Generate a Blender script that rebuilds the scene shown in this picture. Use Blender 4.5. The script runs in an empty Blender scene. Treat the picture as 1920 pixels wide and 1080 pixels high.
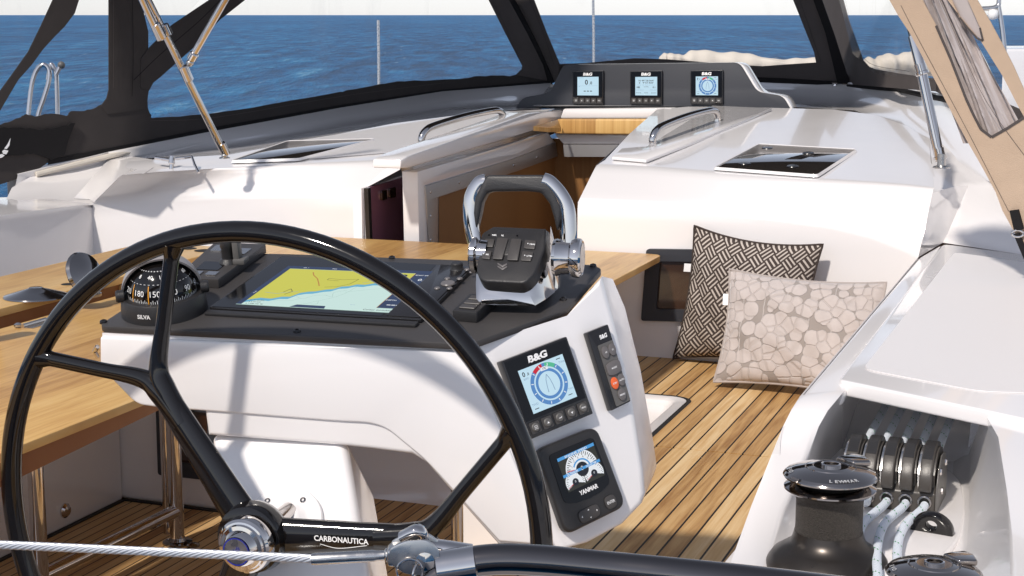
import bpy, bmesh, math, random
from mathutils import Vector as V, Matrix
R_=math.radians; rnd=random.Random(7)
S=bpy.context.scene; COL=S.collection
# ---------------------------------------------------------------- camera
FOC=3000.0; H=1.75
PIT=math.atan(512/FOC); YAW=math.atan(1130/(FOC/math.cos(PIT)))
cR=V((math.cos(YAW),math.sin(YAW),0)); cF=V((-math.sin(YAW),math.cos(YAW),0)); cZ=V((0,0,1))
cA=cF*math.cos(PIT)-cZ*math.sin(PIT); cU=cF*math.sin(PIT)+cZ*math.cos(PIT); cC=V((0,0,H))
cam=bpy.data.cameras.new('camera'); camo=bpy.data.objects.new('camera',cam); COL.objects.link(camo)
camo.matrix_world=Matrix(((cR.x,cU.x,-cA.x,cC.x),(cR.y,cU.y,-cA.y,cC.y),(cR.z,cU.z,-cA.z,cC.z),(0,0,0,1)))
cam.sensor_width=36; cam.lens=36*FOC/1920; cam.clip_start=.05; cam.clip_end=60000
cam.dof.use_dof=False
S.camera=camo
# ---------------------------------------------------------------- world and sun
SUN_EL=R_(46); SUN_AZ=R_(192)      # sun stands behind the camera, a little to port
w=bpy.data.worlds.new('World'); S.world=w; w.use_nodes=True
nt=w.node_tree; sky=nt.nodes.new('ShaderNodeTexSky'); sky.sky_type='NISHITA'; sky.sun_disc=False
sky.sun_elevation=SUN_EL; sky.sun_rotation=SUN_AZ; sky.air_density=1.0; sky.dust_density=.25; sky.ozone_density=1.0
bg=nt.nodes['Background']; bg.inputs[1].default_value=.138
hs=nt.nodes.new('ShaderNodeHueSaturation'); hs.inputs['Saturation'].default_value=.36; nt.links.new(sky.outputs[0],hs.inputs['Color'])
mxw=nt.nodes.new('ShaderNodeMix'); mxw.data_type='RGBA'; mxw.blend_type='MULTIPLY'; mxw.inputs[0].default_value=1; nt.links.new(hs.outputs[0],mxw.inputs[6]); mxw.inputs[7].default_value=(.95,.975,1.07,1)
nt.links.new(mxw.outputs[2],bg.inputs[0])
sl=bpy.data.lights.new('sun','SUN'); sl.energy=4.1; sl.angle=R_(3.0); sl.color=(1.0,.92,.83)
so=bpy.data.objects.new('sun',sl); COL.objects.link(so)
sd=V((math.sin(SUN_AZ)*math.cos(SUN_EL),math.cos(SUN_AZ)*math.cos(SUN_EL),math.sin(SUN_EL)))
so.rotation_euler=sd.to_track_quat('Z','Y').to_euler(); so.location=sd*30
S.view_settings.view_transform='Standard'; S.view_settings.look='None'; S.view_settings.exposure=-.15
S.view_settings.gamma=1
# ---------------------------------------------------------------- rays onto real planes
def ray(x,y): return cA+cR*((x-960)/FOC)+cU*((540-y)/FOC)
def D(x,y,d): return cC+ray(x,y)*d
def on(x,y,P,n):
    r=ray(x,y); return cC+r*((P-cC).dot(n)/r.dot(n))
def Z(x,y,z): return on(x,y,V((0,0,z)),V((0,0,1)))
def X(x,y,v): return on(x,y,V((v,0,0)),V((1,0,0)))
def Y(x,y,v): return on(x,y,V((0,v,0)),V((0,1,0)))
TS=.111; TP=V((0,6.15,1.15)); TN=V((0,-TS,1)).normalized()
def T(x,y,h=0): return on(x,y,TP+TN*h,TN)      # the cabin top, rising forward
# ---------------------------------------------------------------- materials
def nodes(name):
    m=bpy.data.materials.new(name); m.use_nodes=True
    t=m.node_tree; return m,t,t.nodes['Principled BSDF']
def mk(name,col,rough=.5,metal=0,coat=0,bump=0,bscale=60,var=0,vscale=8,spec=None,emit=0,alpha=1,trans=0,rvar=0,stretch=None):
    m,t,b=nodes(name); N=t.nodes; L=t.links
    b.inputs['Base Color'].default_value=(*col,1); b.inputs['Roughness'].default_value=rough
    b.inputs['Metallic'].default_value=metal; b.inputs['Coat Weight'].default_value=coat; b.inputs['Coat Roughness'].default_value=.04
    if spec is not None: b.inputs['Specular IOR Level'].default_value=spec
    if emit: b.inputs['Emission Color'].default_value=(*col,1); b.inputs['Emission Strength'].default_value=emit
    b.inputs['Alpha'].default_value=alpha; b.inputs['Transmission Weight'].default_value=trans
    if bump or var or rvar:
        tc=N.new('ShaderNodeNewGeometry'); src=tc.outputs['Position']
        if stretch:
            mp=N.new('ShaderNodeMapping'); mp.inputs['Scale'].default_value=stretch; L.new(src,mp.inputs[0]); src=mp.outputs[0]
    if bump:
        n=N.new('ShaderNodeTexNoise'); n.inputs['Scale'].default_value=bscale; n.inputs['Detail'].default_value=3; L.new(src,n.inputs[0])
        bm=N.new('ShaderNodeBump'); bm.inputs['Strength'].default_value=bump; bm.inputs['Distance'].default_value=.01
        L.new(n.outputs[0],bm.inputs['Height']); L.new(bm.outputs[0],b.inputs['Normal'])
    if var or rvar:
        n=N.new('ShaderNodeTexNoise'); n.inputs['Scale'].default_value=vscale; n.inputs['Detail'].default_value=5; L.new(src,n.inputs[0])
    if var:
        r=N.new('ShaderNodeMapRange'); r.inputs[3].default_value=1-var; r.inputs[4].default_value=1+var; L.new(n.outputs[0],r.inputs[0])
        x=N.new('ShaderNodeVectorMath'); x.operation='SCALE'; x.inputs[0].default_value=col; L.new(r.outputs[0],x.inputs['Scale']); L.new(x.outputs[0],b.inputs['Base Color'])
    if rvar:
        r=N.new('ShaderNodeMapRange'); r.inputs[1].default_value=.3; r.inputs[2].default_value=.7; r.inputs[3].default_value=max(0,rough-rvar); r.inputs[4].default_value=rough+rvar; L.new(n.outputs[0],r.inputs[0]); L.new(r.outputs[0],b.inputs['Roughness'])
    return m
M={}
M['gel']=mk('gelcoat',(.80,.775,.77),.15,coat=.6,bump=.012,bscale=5,rvar=.05,vscale=3)
M['gel_warm']=mk('gelcoat_console',(.82,.80,.80),.2,coat=.45,bump=.01,bscale=6)
M['chrome']=mk('polished_steel',(.62,.59,.57),.06,metal=1,rvar=.05,vscale=30)
M['steel']=mk('brushed_steel',(.55,.54,.53),.28,metal=1,rvar=.1,vscale=60)
M['darksteel']=mk('dark_chrome',(.30,.28,.27),.10,metal=1,rvar=.04,vscale=40)
M['alu']=mk('aluminium',(.42,.41,.41),.42,metal=.8,bump=.02,bscale=90)
M['carbon']=mk('black_lacquer',(.006,.005,.005),.10,coat=.25,spec=.4,rvar=.04,vscale=20)
M['black']=mk('black_plastic',(.022,.021,.022),.42,bump=.12,bscale=420,rvar=.06,vscale=30)
M['blacksm']=mk('smooth_black_plastic',(.014,.013,.014),.25,coat=.2)
M['panel']=mk('anodised_panel',(.062,.058,.058),.45,metal=.25,bump=.10,bscale=500,rvar=.05,vscale=12)
M['slate']=mk('slate_panel',(.030,.032,.040),.48,bump=.08,bscale=380,var=.12,vscale=5)
M['grayplastic']=mk('grey_plastic',(.11,.105,.10),.42,bump=.06,bscale=400)
M['btn']=mk('rubber_button',(.055,.05,.048),.4)
M['btnlt']=mk('button_face',(.13,.12,.12),.35)
M['white']=mk('white_print',(.85,.85,.85),.5)
M['whitegray']=mk('grey_print',(.45,.45,.46),.5)
M['glassblk']=mk('screen_glass',(.005,.005,.006),.10,coat=.15,spec=.3)
M['hatchglass']=mk('hatch_glass',(.018,.015,.013),.05,coat=1,bump=.01,bscale=3)
M['maroon']=mk('maroon_acrylic',(.20,.085,.125),.28,coat=.4)
M['canvas']=mk('canvas_charcoal',(.050,.044,.043),.9,bump=.35,bscale=700,var=.18,vscale=9,spec=.2)
M['canvas2']=mk('canvas_warm_grey',(.085,.073,.070),.9,bump=.35,bscale=700,var=.15,vscale=9,spec=.2)
M['canvasblk']=mk('canvas_black',(.012,.011,.012),.8,bump=.2,bscale=300,spec=.2)
M['beige']=mk('beige_canvas',(.50,.375,.275),.9,bump=.4,bscale=600,var=.10,vscale=14,spec=.2)
M['rubber']=mk('black_sealant',(.010,.010,.010),.6)
M['dark']=mk('dark_interior',(.03,.022,.018),.7)
M['orange']=mk('orange_button',(.75,.13,.035),.4)
M['brass']=mk('stainless_hinge',(.60,.55,.50),.22,metal=1)
M['yellow']=mk('yellow_plastic',(.75,.50,.02),.4)
M['beigew']=mk('cream_cover',(.62,.57,.50),.8,bump=.5,bscale=14,spec=.2)
def em(name,col,s=1.0):
    m,t,b=nodes(name); b.inputs['Base Color'].default_value=(0,0,0,1); b.inputs['Roughness'].default_value=.25
    b.inputs['Emission Color'].default_value=(*col,1); b.inputs['Emission Strength'].default_value=s; return m
M['e_scr']=em('lcd_pale_blue',(.58,.80,.93)); M['e_blue']=em('lcd_blue',(.10,.26,.58)); M['e_ink']=em('lcd_ink',(.01,.012,.02))
M['e_red']=em('lcd_red',(.62,.02,.04)); M['e_green']=em('lcd_green',(.10,.52,.30)); M['e_white']=em('lcd_white',(.85,.88,.92))
M['e_grey']=em('lcd_grey',(.25,.38,.55)); M['e_land']=em('chart_land',(.62,.60,.06)); M['e_sea']=em('chart_sea',(.60,.80,.74))
M['e_navy']=em('lcd_navy',(.012,.03,.09)); M['e_shal']=em('chart_shallows',(.12,.42,.62)); M['e_line']=em('chart_line',(.07,.05,.03))
M['e_track']=em('chart_route',(.50,.22,.03)); M['e_contour']=em('chart_contour',(.33,.50,.44)); M['e_olive']=em('lcd_dark',(.03,.03,.022)); M['e_cyan']=em('lcd_cyan',(.08,.35,.75))
# planks that run along the boat: pitch, seam width, colours
def plank_mat(name,pitch,seam,cols,off=0,rough=.55,gscale=1):
    m,t,b=nodes(name); N=t.nodes; L=t.links
    g=N.new('ShaderNodeNewGeometry'); sp=N.new('ShaderNodeSeparateXYZ'); L.new(g.outputs['Position'],sp.inputs[0])
    def math_(op,a,bv=None):
        n=N.new('ShaderNodeMath'); n.operation=op
        for i,v in enumerate((a,bv)):
            if v is None: continue
            if isinstance(v,(int,float)): n.inputs[i].default_value=v
            else: L.new(v,n.inputs[i])
        return n.outputs[0]
    a=math_('ADD',sp.outputs[0],20+off); q=math_('DIVIDE',a,pitch); idx=math_('FLOOR',q); fr=math_('FRACT',q)
    wn=N.new('ShaderNodeTexWhiteNoise'); wn.noise_dimensions='1D'; L.new(idx,wn.inputs['W'])
    # grain
    cx=math_('MULTIPLY',sp.outputs[0],1.0); cy=math_('ADD',sp.outputs[1],math_('MULTIPLY',wn.outputs['Value'],37.0))
    cb=N.new('ShaderNodeCombineXYZ'); L.new(cx,cb.inputs[0]); L.new(cy,cb.inputs[1]); L.new(idx,cb.inputs[2])
    mp=N.new('ShaderNodeMapping'); mp.inputs['Scale'].default_value=(85*gscale,3.2*gscale,1); L.new(cb.outputs[0],mp.inputs[0])
    n1=N.new('ShaderNodeTexNoise'); n1.inputs['Scale'].default_value=1; n1.inputs['Detail'].default_value=5; n1.inputs['Distortion'].default_value=.7; L.new(mp.outputs[0],n1.inputs[0])
    mp2=N.new('ShaderNodeMapping'); mp2.inputs['Scale'].default_value=(14*gscale,1.6*gscale,1); L.new(cb.outputs[0],mp2.inputs[0])
    n2=N.new('ShaderNodeTexNoise'); n2.inputs['Scale'].default_value=1; n2.inputs['Detail'].default_value=3; n2.inputs['Distortion'].default_value=1.2; L.new(mp2.outputs[0],n2.inputs[0])
    mixv=math_('ADD',math_('MULTIPLY',n1.outputs[0],.50),math_('MULTIPLY',n2.outputs[0],.55))
    mixv=math_('ADD',mixv,math_('MULTIPLY',math_('SUBTRACT',wn.outputs['Value'],.5),.34))
    cr=N.new('ShaderNodeValToRGB'); L.new(mixv,cr.inputs[0]); e=cr.color_ramp.elements
    ps=[.28,.45,.6,.78]; e[0].position=ps[0]; e[0].color=(*cols[0],1); e[1].position=ps[3]; e[1].color=(*cols[3],1)
    for k in (1,2):
        x=e.new(ps[k]); x.color=(*cols[k],1)
    out=cr.outputs[0]
    d=math_('ABSOLUTE',math_('SUBTRACT',fr,.5)); d=math_('GREATER_THAN',d,.5-seam/2) if seam else None
    if seam:
        mx=N.new('ShaderNodeMix'); mx.data_type='RGBA'; L.new(d,mx.inputs[0]); L.new(out,mx.inputs[6]); mx.inputs[7].default_value=(.008,.007,.007,1); out=mx.outputs[2]
    L.new(out,b.inputs['Base Color']); b.inputs['Roughness'].default_value=rough; b.inputs['Specular IOR Level'].default_value=.3
    bp=N.new('ShaderNodeBump'); bp.inputs['Strength'].default_value=.35; bp.inputs['Distance'].default_value=.002; L.new(n1.outputs[0],bp.inputs['Height']); L.new(bp.outputs[0],b.inputs['Normal'])
    return m
M['teak']=plank_mat('teak_planks',.0535,.105,[(.30,.155,.055),(.48,.285,.115),(.60,.39,.18),(.70,.51,.28)],off=.017)
M['sole']=plank_mat('sole_planks',.0425,.11,[(.32,.17,.065),(.50,.30,.125),(.60,.39,.18),(.68,.48,.25)])
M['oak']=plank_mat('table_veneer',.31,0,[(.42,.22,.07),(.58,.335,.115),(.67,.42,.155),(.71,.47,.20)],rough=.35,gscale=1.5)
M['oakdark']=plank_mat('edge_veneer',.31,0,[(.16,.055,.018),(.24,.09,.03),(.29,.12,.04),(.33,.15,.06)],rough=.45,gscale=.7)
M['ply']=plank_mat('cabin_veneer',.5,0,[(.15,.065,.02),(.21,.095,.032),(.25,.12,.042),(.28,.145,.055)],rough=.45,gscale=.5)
# ---------------------------------------------------------------- mesh helpers
def frame_from(d,up=None):
    d=d.normalized(); u=up or (V((0,0,1)) if abs(d.z)<.95 else V((1,0,0)))
    a=u.cross(d).normalized(); return a,d.cross(a).normalized()
class MB:
    def __init__(s): s.b=bmesh.new()
    def face(s,pts):
        vs=[s.b.verts.new(V(p)) for p in pts]; return s.b.faces.new(vs)
    def prism(s,pts,vec):
        pts=[V(p) for p in pts]; vec=V(vec); a=[s.b.verts.new(p) for p in pts]; c=[s.b.verts.new(p+vec) for p in pts]; n=len(a)
        s.b.faces.new(a[::-1]); s.b.faces.new(c)
        for i in range(n): s.b.faces.new((a[i],a[(i+1)%n],c[(i+1)%n],c[i]))
        return s
    def poly(s,verts,faces):
        vs=[s.b.verts.new(V(p)) for p in verts]
        for f in faces: s.b.faces.new([vs[i] for i in f])
        return s
    def box(s,c,sz,ax=None):
        c=V(c); e=ax or (V((1,0,0)),V((0,1,0)),V((0,0,1)))
        h=[V(e[i])*(sz[i]/2) for i in range(3)]
        p=[c+h[0]*i+h[1]*j+h[2]*k for k in (-1,1) for j in (-1,1) for i in (-1,1)]
        return s.poly(p,[(0,2,3,1),(4,5,7,6),(0,1,5,4),(2,6,7,3),(0,4,6,2),(1,3,7,5)])
    def ring_loft(s,rings,closed=True,capa=True,capb=True):
        R=[[s.b.verts.new(p) for p in r] for r in rings]; n=len(R[0])
        for a,b in zip(R,R[1:]):
            for i in range(n if closed else n-1):
                j=(i+1)%n; s.b.faces.new((a[i],a[j],b[j],b[i]))
        if closed and capa: s.b.faces.new(R[0][::-1])
        if closed and capb: s.b.faces.new(R[-1])
        return s
    def tube(s,pts,r,n=12,closed=False,flat=None,up=None):
        pts=[V(p) for p in pts]; N=len(pts); rr=r if isinstance(r,(list,tuple)) else [r]*N
        rings=[]; a=None
        for i in range(N):
            if closed: d=pts[(i+1)%N]-pts[i-1]
            else: d=pts[min(i+1,N-1)]-pts[max(i-1,0)]
            d.normalize()
            if a is None: a,b=frame_from(d,up)
            else:
                a=(a-d*a.dot(d)).normalized(); b=d.cross(a)
            if up is not None:
                a,b=frame_from(d,up)
            ra,rb=(rr[i],rr[i]) if not isinstance(rr[i],tuple) else rr[i]
            rings.append([pts[i]+a*(ra*math.cos(t))+b*(rb*math.sin(t)) for t in [2*math.pi*k/n for k in range(n)]])
        if closed: rings.append(rings[0]); 
        if closed:
            R=[[s.b.verts.new(p) for p in r_] for r_ in rings[:-1]]; R.append(R[0])
            for A_,B_ in zip(R,R[1:]):
                for i in range(n): s.b.faces.new((A_[i],A_[(i+1)%n],B_[(i+1)%n],B_[i]))
            return s
        return s.ring_loft(rings)
    def lathe(s,prof,o,ax=(0,0,1),n=40,e=None):
        ax=V(ax).normalized(); a,b=e or frame_from(ax); o=V(o)
        rings=[[o+ax*z+(a*math.cos(t)+b*math.sin(t))*max(r,1e-5) for t in [2*math.pi*k/n for k in range(n)]] for r,z in prof]
        return s.ring_loft(rings)
    def grid(s,fn,nu,nv):
        g=[[s.b.verts.new(fn(i/nu,j/nv)) for i in range(nu+1)] for j in range(nv+1)]
        for j in range(nv):
            for i in range(nu): s.b.faces.new((g[j][i],g[j][i+1],g[j+1][i+1],g[j+1][i]))
        return g
    def bevel(s,w,seg=3,ang=25,only=None):
        s.b.normal_update()
        ed=[e for e in s.b.edges if len(e.link_faces)==2 and e.calc_face_angle(0)>R_(ang) and (only is None or only(e))]
        if ed: bmesh.ops.bevel(s.b,geom=ed,offset=w,segments=seg,profile=.5,affect='EDGES',clamp_overlap=True)
        return s
def setp(o,label=None,cat=None,group=None,kind=None):
    for k,v in (('label',label),('category',cat),('group',group),('kind',kind)):
        if v: o[k]=v
    return o
def wloc(o):
    l=V(o.location)
    while o.parent: o=o.parent; l=l+V(o.location)
    return l
def obj(name,mb,mat,parent=None,smooth=32,recalc=True,weld=True,**kw):
    b=mb.b
    if weld: bmesh.ops.remove_doubles(b,verts=b.verts,dist=1e-5)
    if recalc: bmesh.ops.recalc_face_normals(b,faces=b.faces)
    if parent is not None: o0=wloc(parent)
    else:
        xs=[v.co for v in b.verts]; o0=V((sum(p.x for p in xs)/len(xs),sum(p.y for p in xs)/len(xs),min(p.z for p in xs)))
    for v in b.verts: v.co-=o0
    me=bpy.data.meshes.new(name); b.to_mesh(me); b.free()
    if isinstance(mat,str): mat=M[mat]
    me.materials.append(mat)
    if smooth:
        me.shade_smooth(); me.set_sharp_from_angle(angle=R_(smooth))
    o=bpy.data.objects.new(name,me); COL.objects.link(o)
    if parent is not None: o.parent=parent
    else: o.location=o0
    setp(o,**kw); return o
def thing(name,label,cat,loc,group=None):
    o=bpy.data.objects.new(name,None); COL.objects.link(o); o.location=V(loc); o.empty_display_size=.05
    return setp(o,label,cat,group)
def dup(o,loc,label=None,rotz=0,scale=None):
    def cp(x,par):
        c=x.copy(); COL.objects.link(c); c.parent=par
        for ch in [k for k in ALLCH.get(x.name,[])]: cp(ch,c)
        return c
    ALLCH={}
    for k in list(COL.objects):
        if k.parent: ALLCH.setdefault(k.parent.name,[]).append(k)
    r=cp(o,None); r.location=V(loc); r.rotation_euler=(0,0,rotz)
    if scale: r.scale=(scale,)*3
    if label: r['label']=label
    return r
def arc_pts(c,a,b,r,t0,t1,n): return [c+(a*math.cos(t0+(t1-t0)*k/n)+b*math.sin(t0+(t1-t0)*k/n))*r for k in range(n+1)]
def rnd_poly(pts,r,seg=4):
    pts=[V(p) for p in pts]; out=[]; n=len(pts)
    rr=r if isinstance(r,(list,tuple)) else [r]*n
    for i in range(n):
        p=pts[i]; a=pts[i-1]-p; c=pts[(i+1)%n]-p; k=rr[i]
        if k<=0: out.append(p); continue
        k=min(k,a.length*.45,c.length*.45); A=p+a.normalized()*k; B=p+c.normalized()*k
        for s in range(seg+1):
            t=s/seg; out.append(A*(1-t)**2+p*2*t*(1-t)+B*t*t)
    return out
def smooth_path(pts,sub=8):
    pts=[V(p) for p in pts]; P=[pts[0]*2-pts[1]]+pts+[pts[-1]*2-pts[-2]]; out=[]
    for i in range(1,len(P)-2):
        p0,p1,p2,p3=P[i-1:i+3]
        for s in range(sub):
            t=s/sub; out.append(.5*((2*p1)+(p2-p0)*t+(2*p0-5*p1+4*p2-p3)*t*t+(3*p1-p0-3*p2+p3)*t**3))
    out.append(pts[-1]); return out
def text_mb(txt,pos,ex,ey,size,bold=0,shear=0,align='CENTER',depth=0,width=None):
    """lettering as flat mesh: pos = centre, ex along the line, ey up; size = cap height"""
    cu=bpy.data.curves.new('t','FONT'); cu.body=txt; cu.size=1; cu.offset=bold; cu.shear=shear; cu.align_x='CENTER'; cu.align_y='CENTER'; cu.extrude=depth; cu.resolution_u=3
    o=bpy.data.objects.new('t',cu); COL.objects.link(o); dg=bpy.context.evaluated_depsgraph_get(); me=bpy.data.meshes.new_from_object(o.evaluated_get(dg))
    COL.objects.unlink(o); bpy.data.objects.remove(o); mb=MB(); mb.b.from_mesh(me); bpy.data.meshes.remove(me)
    xs=[v.co.x for v in mb.b.verts]; ys=[v.co.y for v in mb.b.verts]
    w=max(xs)-min(xs); h=max(ys)-min(ys); mx=(max(xs)+min(xs))/2; my=(max(ys)+min(ys))/2
    sy=size/h; sx=(width/w) if width else sy
    ex=V(ex).normalized(); ey=V(ey).normalized(); nz=ex.cross(ey).normalized(); pos=V(pos)
    for v in mb.b.verts:
        c=v.co.copy(); v.co=pos+ex*((c.x-mx)*sx)+ey*((c.y-my)*sy)+nz*(c.z*sy)
    return mb
class Quad:
    """a flat panel given by its world corners; q(u,v,h): u right, v up, h out"""
    def __init__(s,bl,br,tr,tl):
        s.c=[V(p) for p in (bl,br,tr,tl)]; s.ex=((s.c[1]-s.c[0])+(s.c[2]-s.c[3])).normalized(); s.ey=((s.c[3]-s.c[0])+(s.c[2]-s.c[1])).normalized()
        s.n=s.ex.cross(s.ey).normalized(); s.w=((s.c[1]-s.c[0]).length+(s.c[2]-s.c[3]).length)/2; s.h=((s.c[3]-s.c[0]).length+(s.c[2]-s.c[1]).length)/2
    def __call__(s,u,v,h=0):
        a,b,c,d=s.c; return a*((1-u)*(1-v))+b*(u*(1-v))+c*(u*v)+d*((1-u)*v)+s.n*h
    def rect(s,u0,v0,u1,v1,h=0,r=0,seg=4):
        p=[s(u0,v0,h),s(u1,v0,h),s(u1,v1,h),s(u0,v1,h)]
        return rnd_poly(p,r,seg) if r else p
    def slab(s,mb,u0,v0,u1,v1,h0,h1,r=0,seg=4):
        mb.prism(s.rect(u0,v0,u1,v1,h0,r,seg),s.n*(h1-h0)); return mb
    def circ(s,u,v,r,h=0,n=24,t0=0,t1=2*math.pi,full=True):
        c=s(u,v,h); m=n if full else n+1
        return [c+s.ex*(r*math.cos(t0+(t1-t0)*k/n))+s.ey*(r*math.sin(t0+(t1-t0)*k/n)) for k in range(m)]
    def ring(s,mb,u,v,r0,r1,h,t0=0,t1=2*math.pi,n=40):
        a=s.circ(u,v,r0,h,n,t0,t1,False); b=s.circ(u,v,r1,h,n,t0,t1,False)
        for k in range(n): mb.face([a[k],a[k+1],b[k+1],b[k]])
        return mb
    def line(s,mb,pts,w,h):
        P=[s(u,v,h) for u,v in pts]
        for a,b in zip(P,P[1:]):
            d=(b-a)
            if d.length<1e-7: continue
            d.normalize(); o=s.n.cross(d)*w/2; mb.face([a-o,b-o,b+o,a+o])
        return mb
    def text(s,txt,u,v,size,h,**k): return text_mb(txt,s(u,v,h),s.ex,s.ey,size,**k)
# ================================================================ SETTING: sea
def sea_mat():
    m,t,b=nodes('sea_water'); N=t.nodes; L=t.links
    g=N.new('ShaderNodeNewGeometry'); 
    def noise(scale,sc,detail=6,dist=0):
        m0=N.new('ShaderNodeMapping'); m0.inputs['Rotation'].default_value=(0,0,-YAW); L.new(g.outputs['Position'],m0.inputs[0]); mp=N.new('ShaderNodeMapping'); mp.inputs['Scale'].default_value=sc; L.new(m0.outputs[0],mp.inputs[0])
        n=N.new('ShaderNodeTexNoise'); n.inputs['Scale'].default_value=scale; n.inputs['Detail'].default_value=detail; n.inputs['Roughness'].default_value=.62; n.inputs['Distortion'].default_value=dist; L.new(mp.outputs[0],n.inputs[0]); return n.outputs[0]
    n1=noise(.55,(1,.16,1),9,.5); n2=noise(.035,(1,.10,1),8,.3); n3=noise(3.0,(1,.25,1),6)
    add=N.new('ShaderNodeMath'); add.operation='MULTIPLY_ADD'; L.new(n2,add.inputs[0]); add.inputs[1].default_value=.55; L.new(n1,add.inputs[2])
    a2=N.new('ShaderNodeMath'); a2.operation='MULTIPLY_ADD'; L.new(n3,a2.inputs[0]); a2.inputs[1].default_value=.34; L.new(add.outputs[0],a2.inputs[2])
    cr=N.new('ShaderNodeValToRGB'); L.new(a2.outputs[0],cr.inputs[0]); e=cr.color_ramp.elements
    e[0].position=.70; e[0].color=(.004,.045,.15,1); e[1].position=1.22; e[1].color=(.20,.42,.60,1)
    for p_,c in ((.88,(.008,.085,.25,1)),(1.0,(.02,.15,.36,1)),):
        x=e.new(min(p_,1)); x.color=c
    # ramp positions stay inside 0..1, so rescale the height first
    mr=N.new('ShaderNodeMapRange'); mr.inputs[1].default_value=.70; mr.inputs[2].default_value=1.36; L.new(a2.outputs[0],mr.inputs[0]); L.new(mr.outputs[0],cr.inputs[0])
    e[0].position=.15
    pos=[.15,.42,.63,.90]; cs=[(.004,.060,.17,1),(.008,.13,.33,1),(.020,.22,.46,1),(.28,.52,.68,1)]
    for el,p_,c in zip(sorted(e,key=lambda q:q.position),pos,cs): el.position=p_; el.color=c
    n4=noise(1.6,(1,.10,1),6,.6); fm=N.new('ShaderNodeMapRange'); fm.inputs[1].default_value=.66; fm.inputs[2].default_value=.74; L.new(n4,fm.inputs[0])  # pale flecks painted into the water colour in place of sun glints
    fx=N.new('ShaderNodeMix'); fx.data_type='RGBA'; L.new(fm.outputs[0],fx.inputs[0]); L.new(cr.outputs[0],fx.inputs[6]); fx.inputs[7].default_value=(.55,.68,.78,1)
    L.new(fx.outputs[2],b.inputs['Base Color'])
    b.inputs['Roughness'].default_value=.4; b.inputs['Specular IOR Level'].default_value=.10; b.inputs['IOR'].default_value=1.33
    bp=N.new('ShaderNodeBump'); bp.inputs['Strength'].default_value=1; bp.inputs['Distance'].default_value=1.6; L.new(a2.outputs[0],bp.inputs['Height']); L.new(bp.outputs[0],b.inputs['Normal'])
    return m
mb=MB(); E_=26000; mb.face([(-E_,-E_,-1.5),(E_,-E_,-1.5),(E_,E_,-1.5),(-E_,E_,-1.5)])
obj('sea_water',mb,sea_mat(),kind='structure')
# cockpit sole
mb=MB(); mb.box((-2.0,3.6,-.02),(2.9,5.0,.04)); o=obj('cockpit_floor',mb,'sole',kind='structure'); 
# ================================================================ THE YACHT
YB=5.85
yacht=thing('sailing_yacht','white moulded cockpit and cabin top of a sailing yacht with teak seats','yacht',(-2,4,0))
def P(name,mb,mat='gel',parent=yacht,**k): return obj(name,mb,mat,parent,**k)
# port side: riser along the cockpit and bench with its window
mb=MB(); mb.box((-3.80,2.7,.30),(1.0,4.2,.60)); mb.bevel(.012); P('coaming_base',mb)
mb=MB(); mb.box((-3.035,5.325,.225),(.73,1.05,.45)); mb.bevel(.02); P('bench_seat',mb)
mb=MB()
for a,b_ in (((-3.3,.9),(-3.3,4.8)),((-3.3,4.8),(-2.67,4.8)),((-2.67,4.8),(-2.67,YB))):
    a=V((*a,0)); b_=V((*b_,0)); d=(b_-a).normalized(); n=V((d.y,-d.x,0)); mb.prism([a,b_,b_+n*.016,a+n*.016],(0,0,.006))
P('sealant_bead',mb,'rubber')
# forward end of the footwell, port half, under the companionway
mb=MB(); mb.poly([(-2.67,YB,0),(-1.2,YB,0),(-1.2,YB,.45),(-2.67,YB,.45)],[(0,1,2,3)]); 
P('riser',mb)
def window(q,fr,name='window'):
    f=MB(); 
    o_=q.rect(0,0,1,1,0,.012); i_=q.rect(fr[0],fr[1],1-fr[0],1-fr[1],0,.008)
    n=len(o_); A=[f.b.verts.new(p) for p in o_]; B=[f.b.verts.new(p+q.n*.018) for p in o_]; Cc=[f.b.verts.new(p+q.n*.018) for p in i_]; Dd=[f.b.verts.new(p-q.n*.03) for p in i_]
    for a,b_ in ((A,B),(B,Cc),(Cc,Dd)):
        for i in range(n): f.b.faces.new((a[i],a[(i+1)%n],b_[(i+1)%n],b_[i]))
    w_=P(name,f,'slate'); 
    g=MB(); g.face(q.rect(fr[0],fr[1],1-fr[0],1-fr[1],.004)); obj('pane',g,M['winglass'],w_)
M['winglass']=mk('smoked_window',(.035,.014,.006),.08,coat=1,var=.6,vscale=5)
e=-.002
yw=4.8+e
window(Quad(Y(301,888,yw),Y(410,900,yw),Y(405,745,yw),Y(296,735,yw)),(.12,.18))
yw=YB+e
window(Quad(Y(1204,600,yw),Y(1375,604,yw),Y(1385,468,yw),Y(1214,466,yw)),(.16,.165))
# teak bench on the starboard side, with footwell
Zt=.45
seam=Z(1330,846,Zt).y; yrec=Z(1250,741,Zt).y; xi=Z(1295,755,Zt).x; 
def teak(pts,t=.02): m_=MB(); m_.prism([V((x,y,Zt-t)) for x,y in pts],(0,0,t)); return m_
xb=-1.31
P('teak_seat',teak([(xb,1.5),(-.55,1.5),(-.55,seam-.006),(xb,seam-.006)]),'teak',smooth=0)
# forward section, notched round the footwell with a rounded corner
c0=V((xi,yrec,0)); arc=[]
r_=.075
for k in range(7):
    t=k/6*math.pi/2; arc.append((xi-r_+r_*math.cos(t),yrec-r_+r_*math.sin(t)))
P('teak_seat',teak([(xi,seam+.006),(-.55,seam+.006),(-.55,YB),(-2.6,YB),(-2.6,yrec)]+arc[::-1]),'teak',smooth=0)
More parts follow.
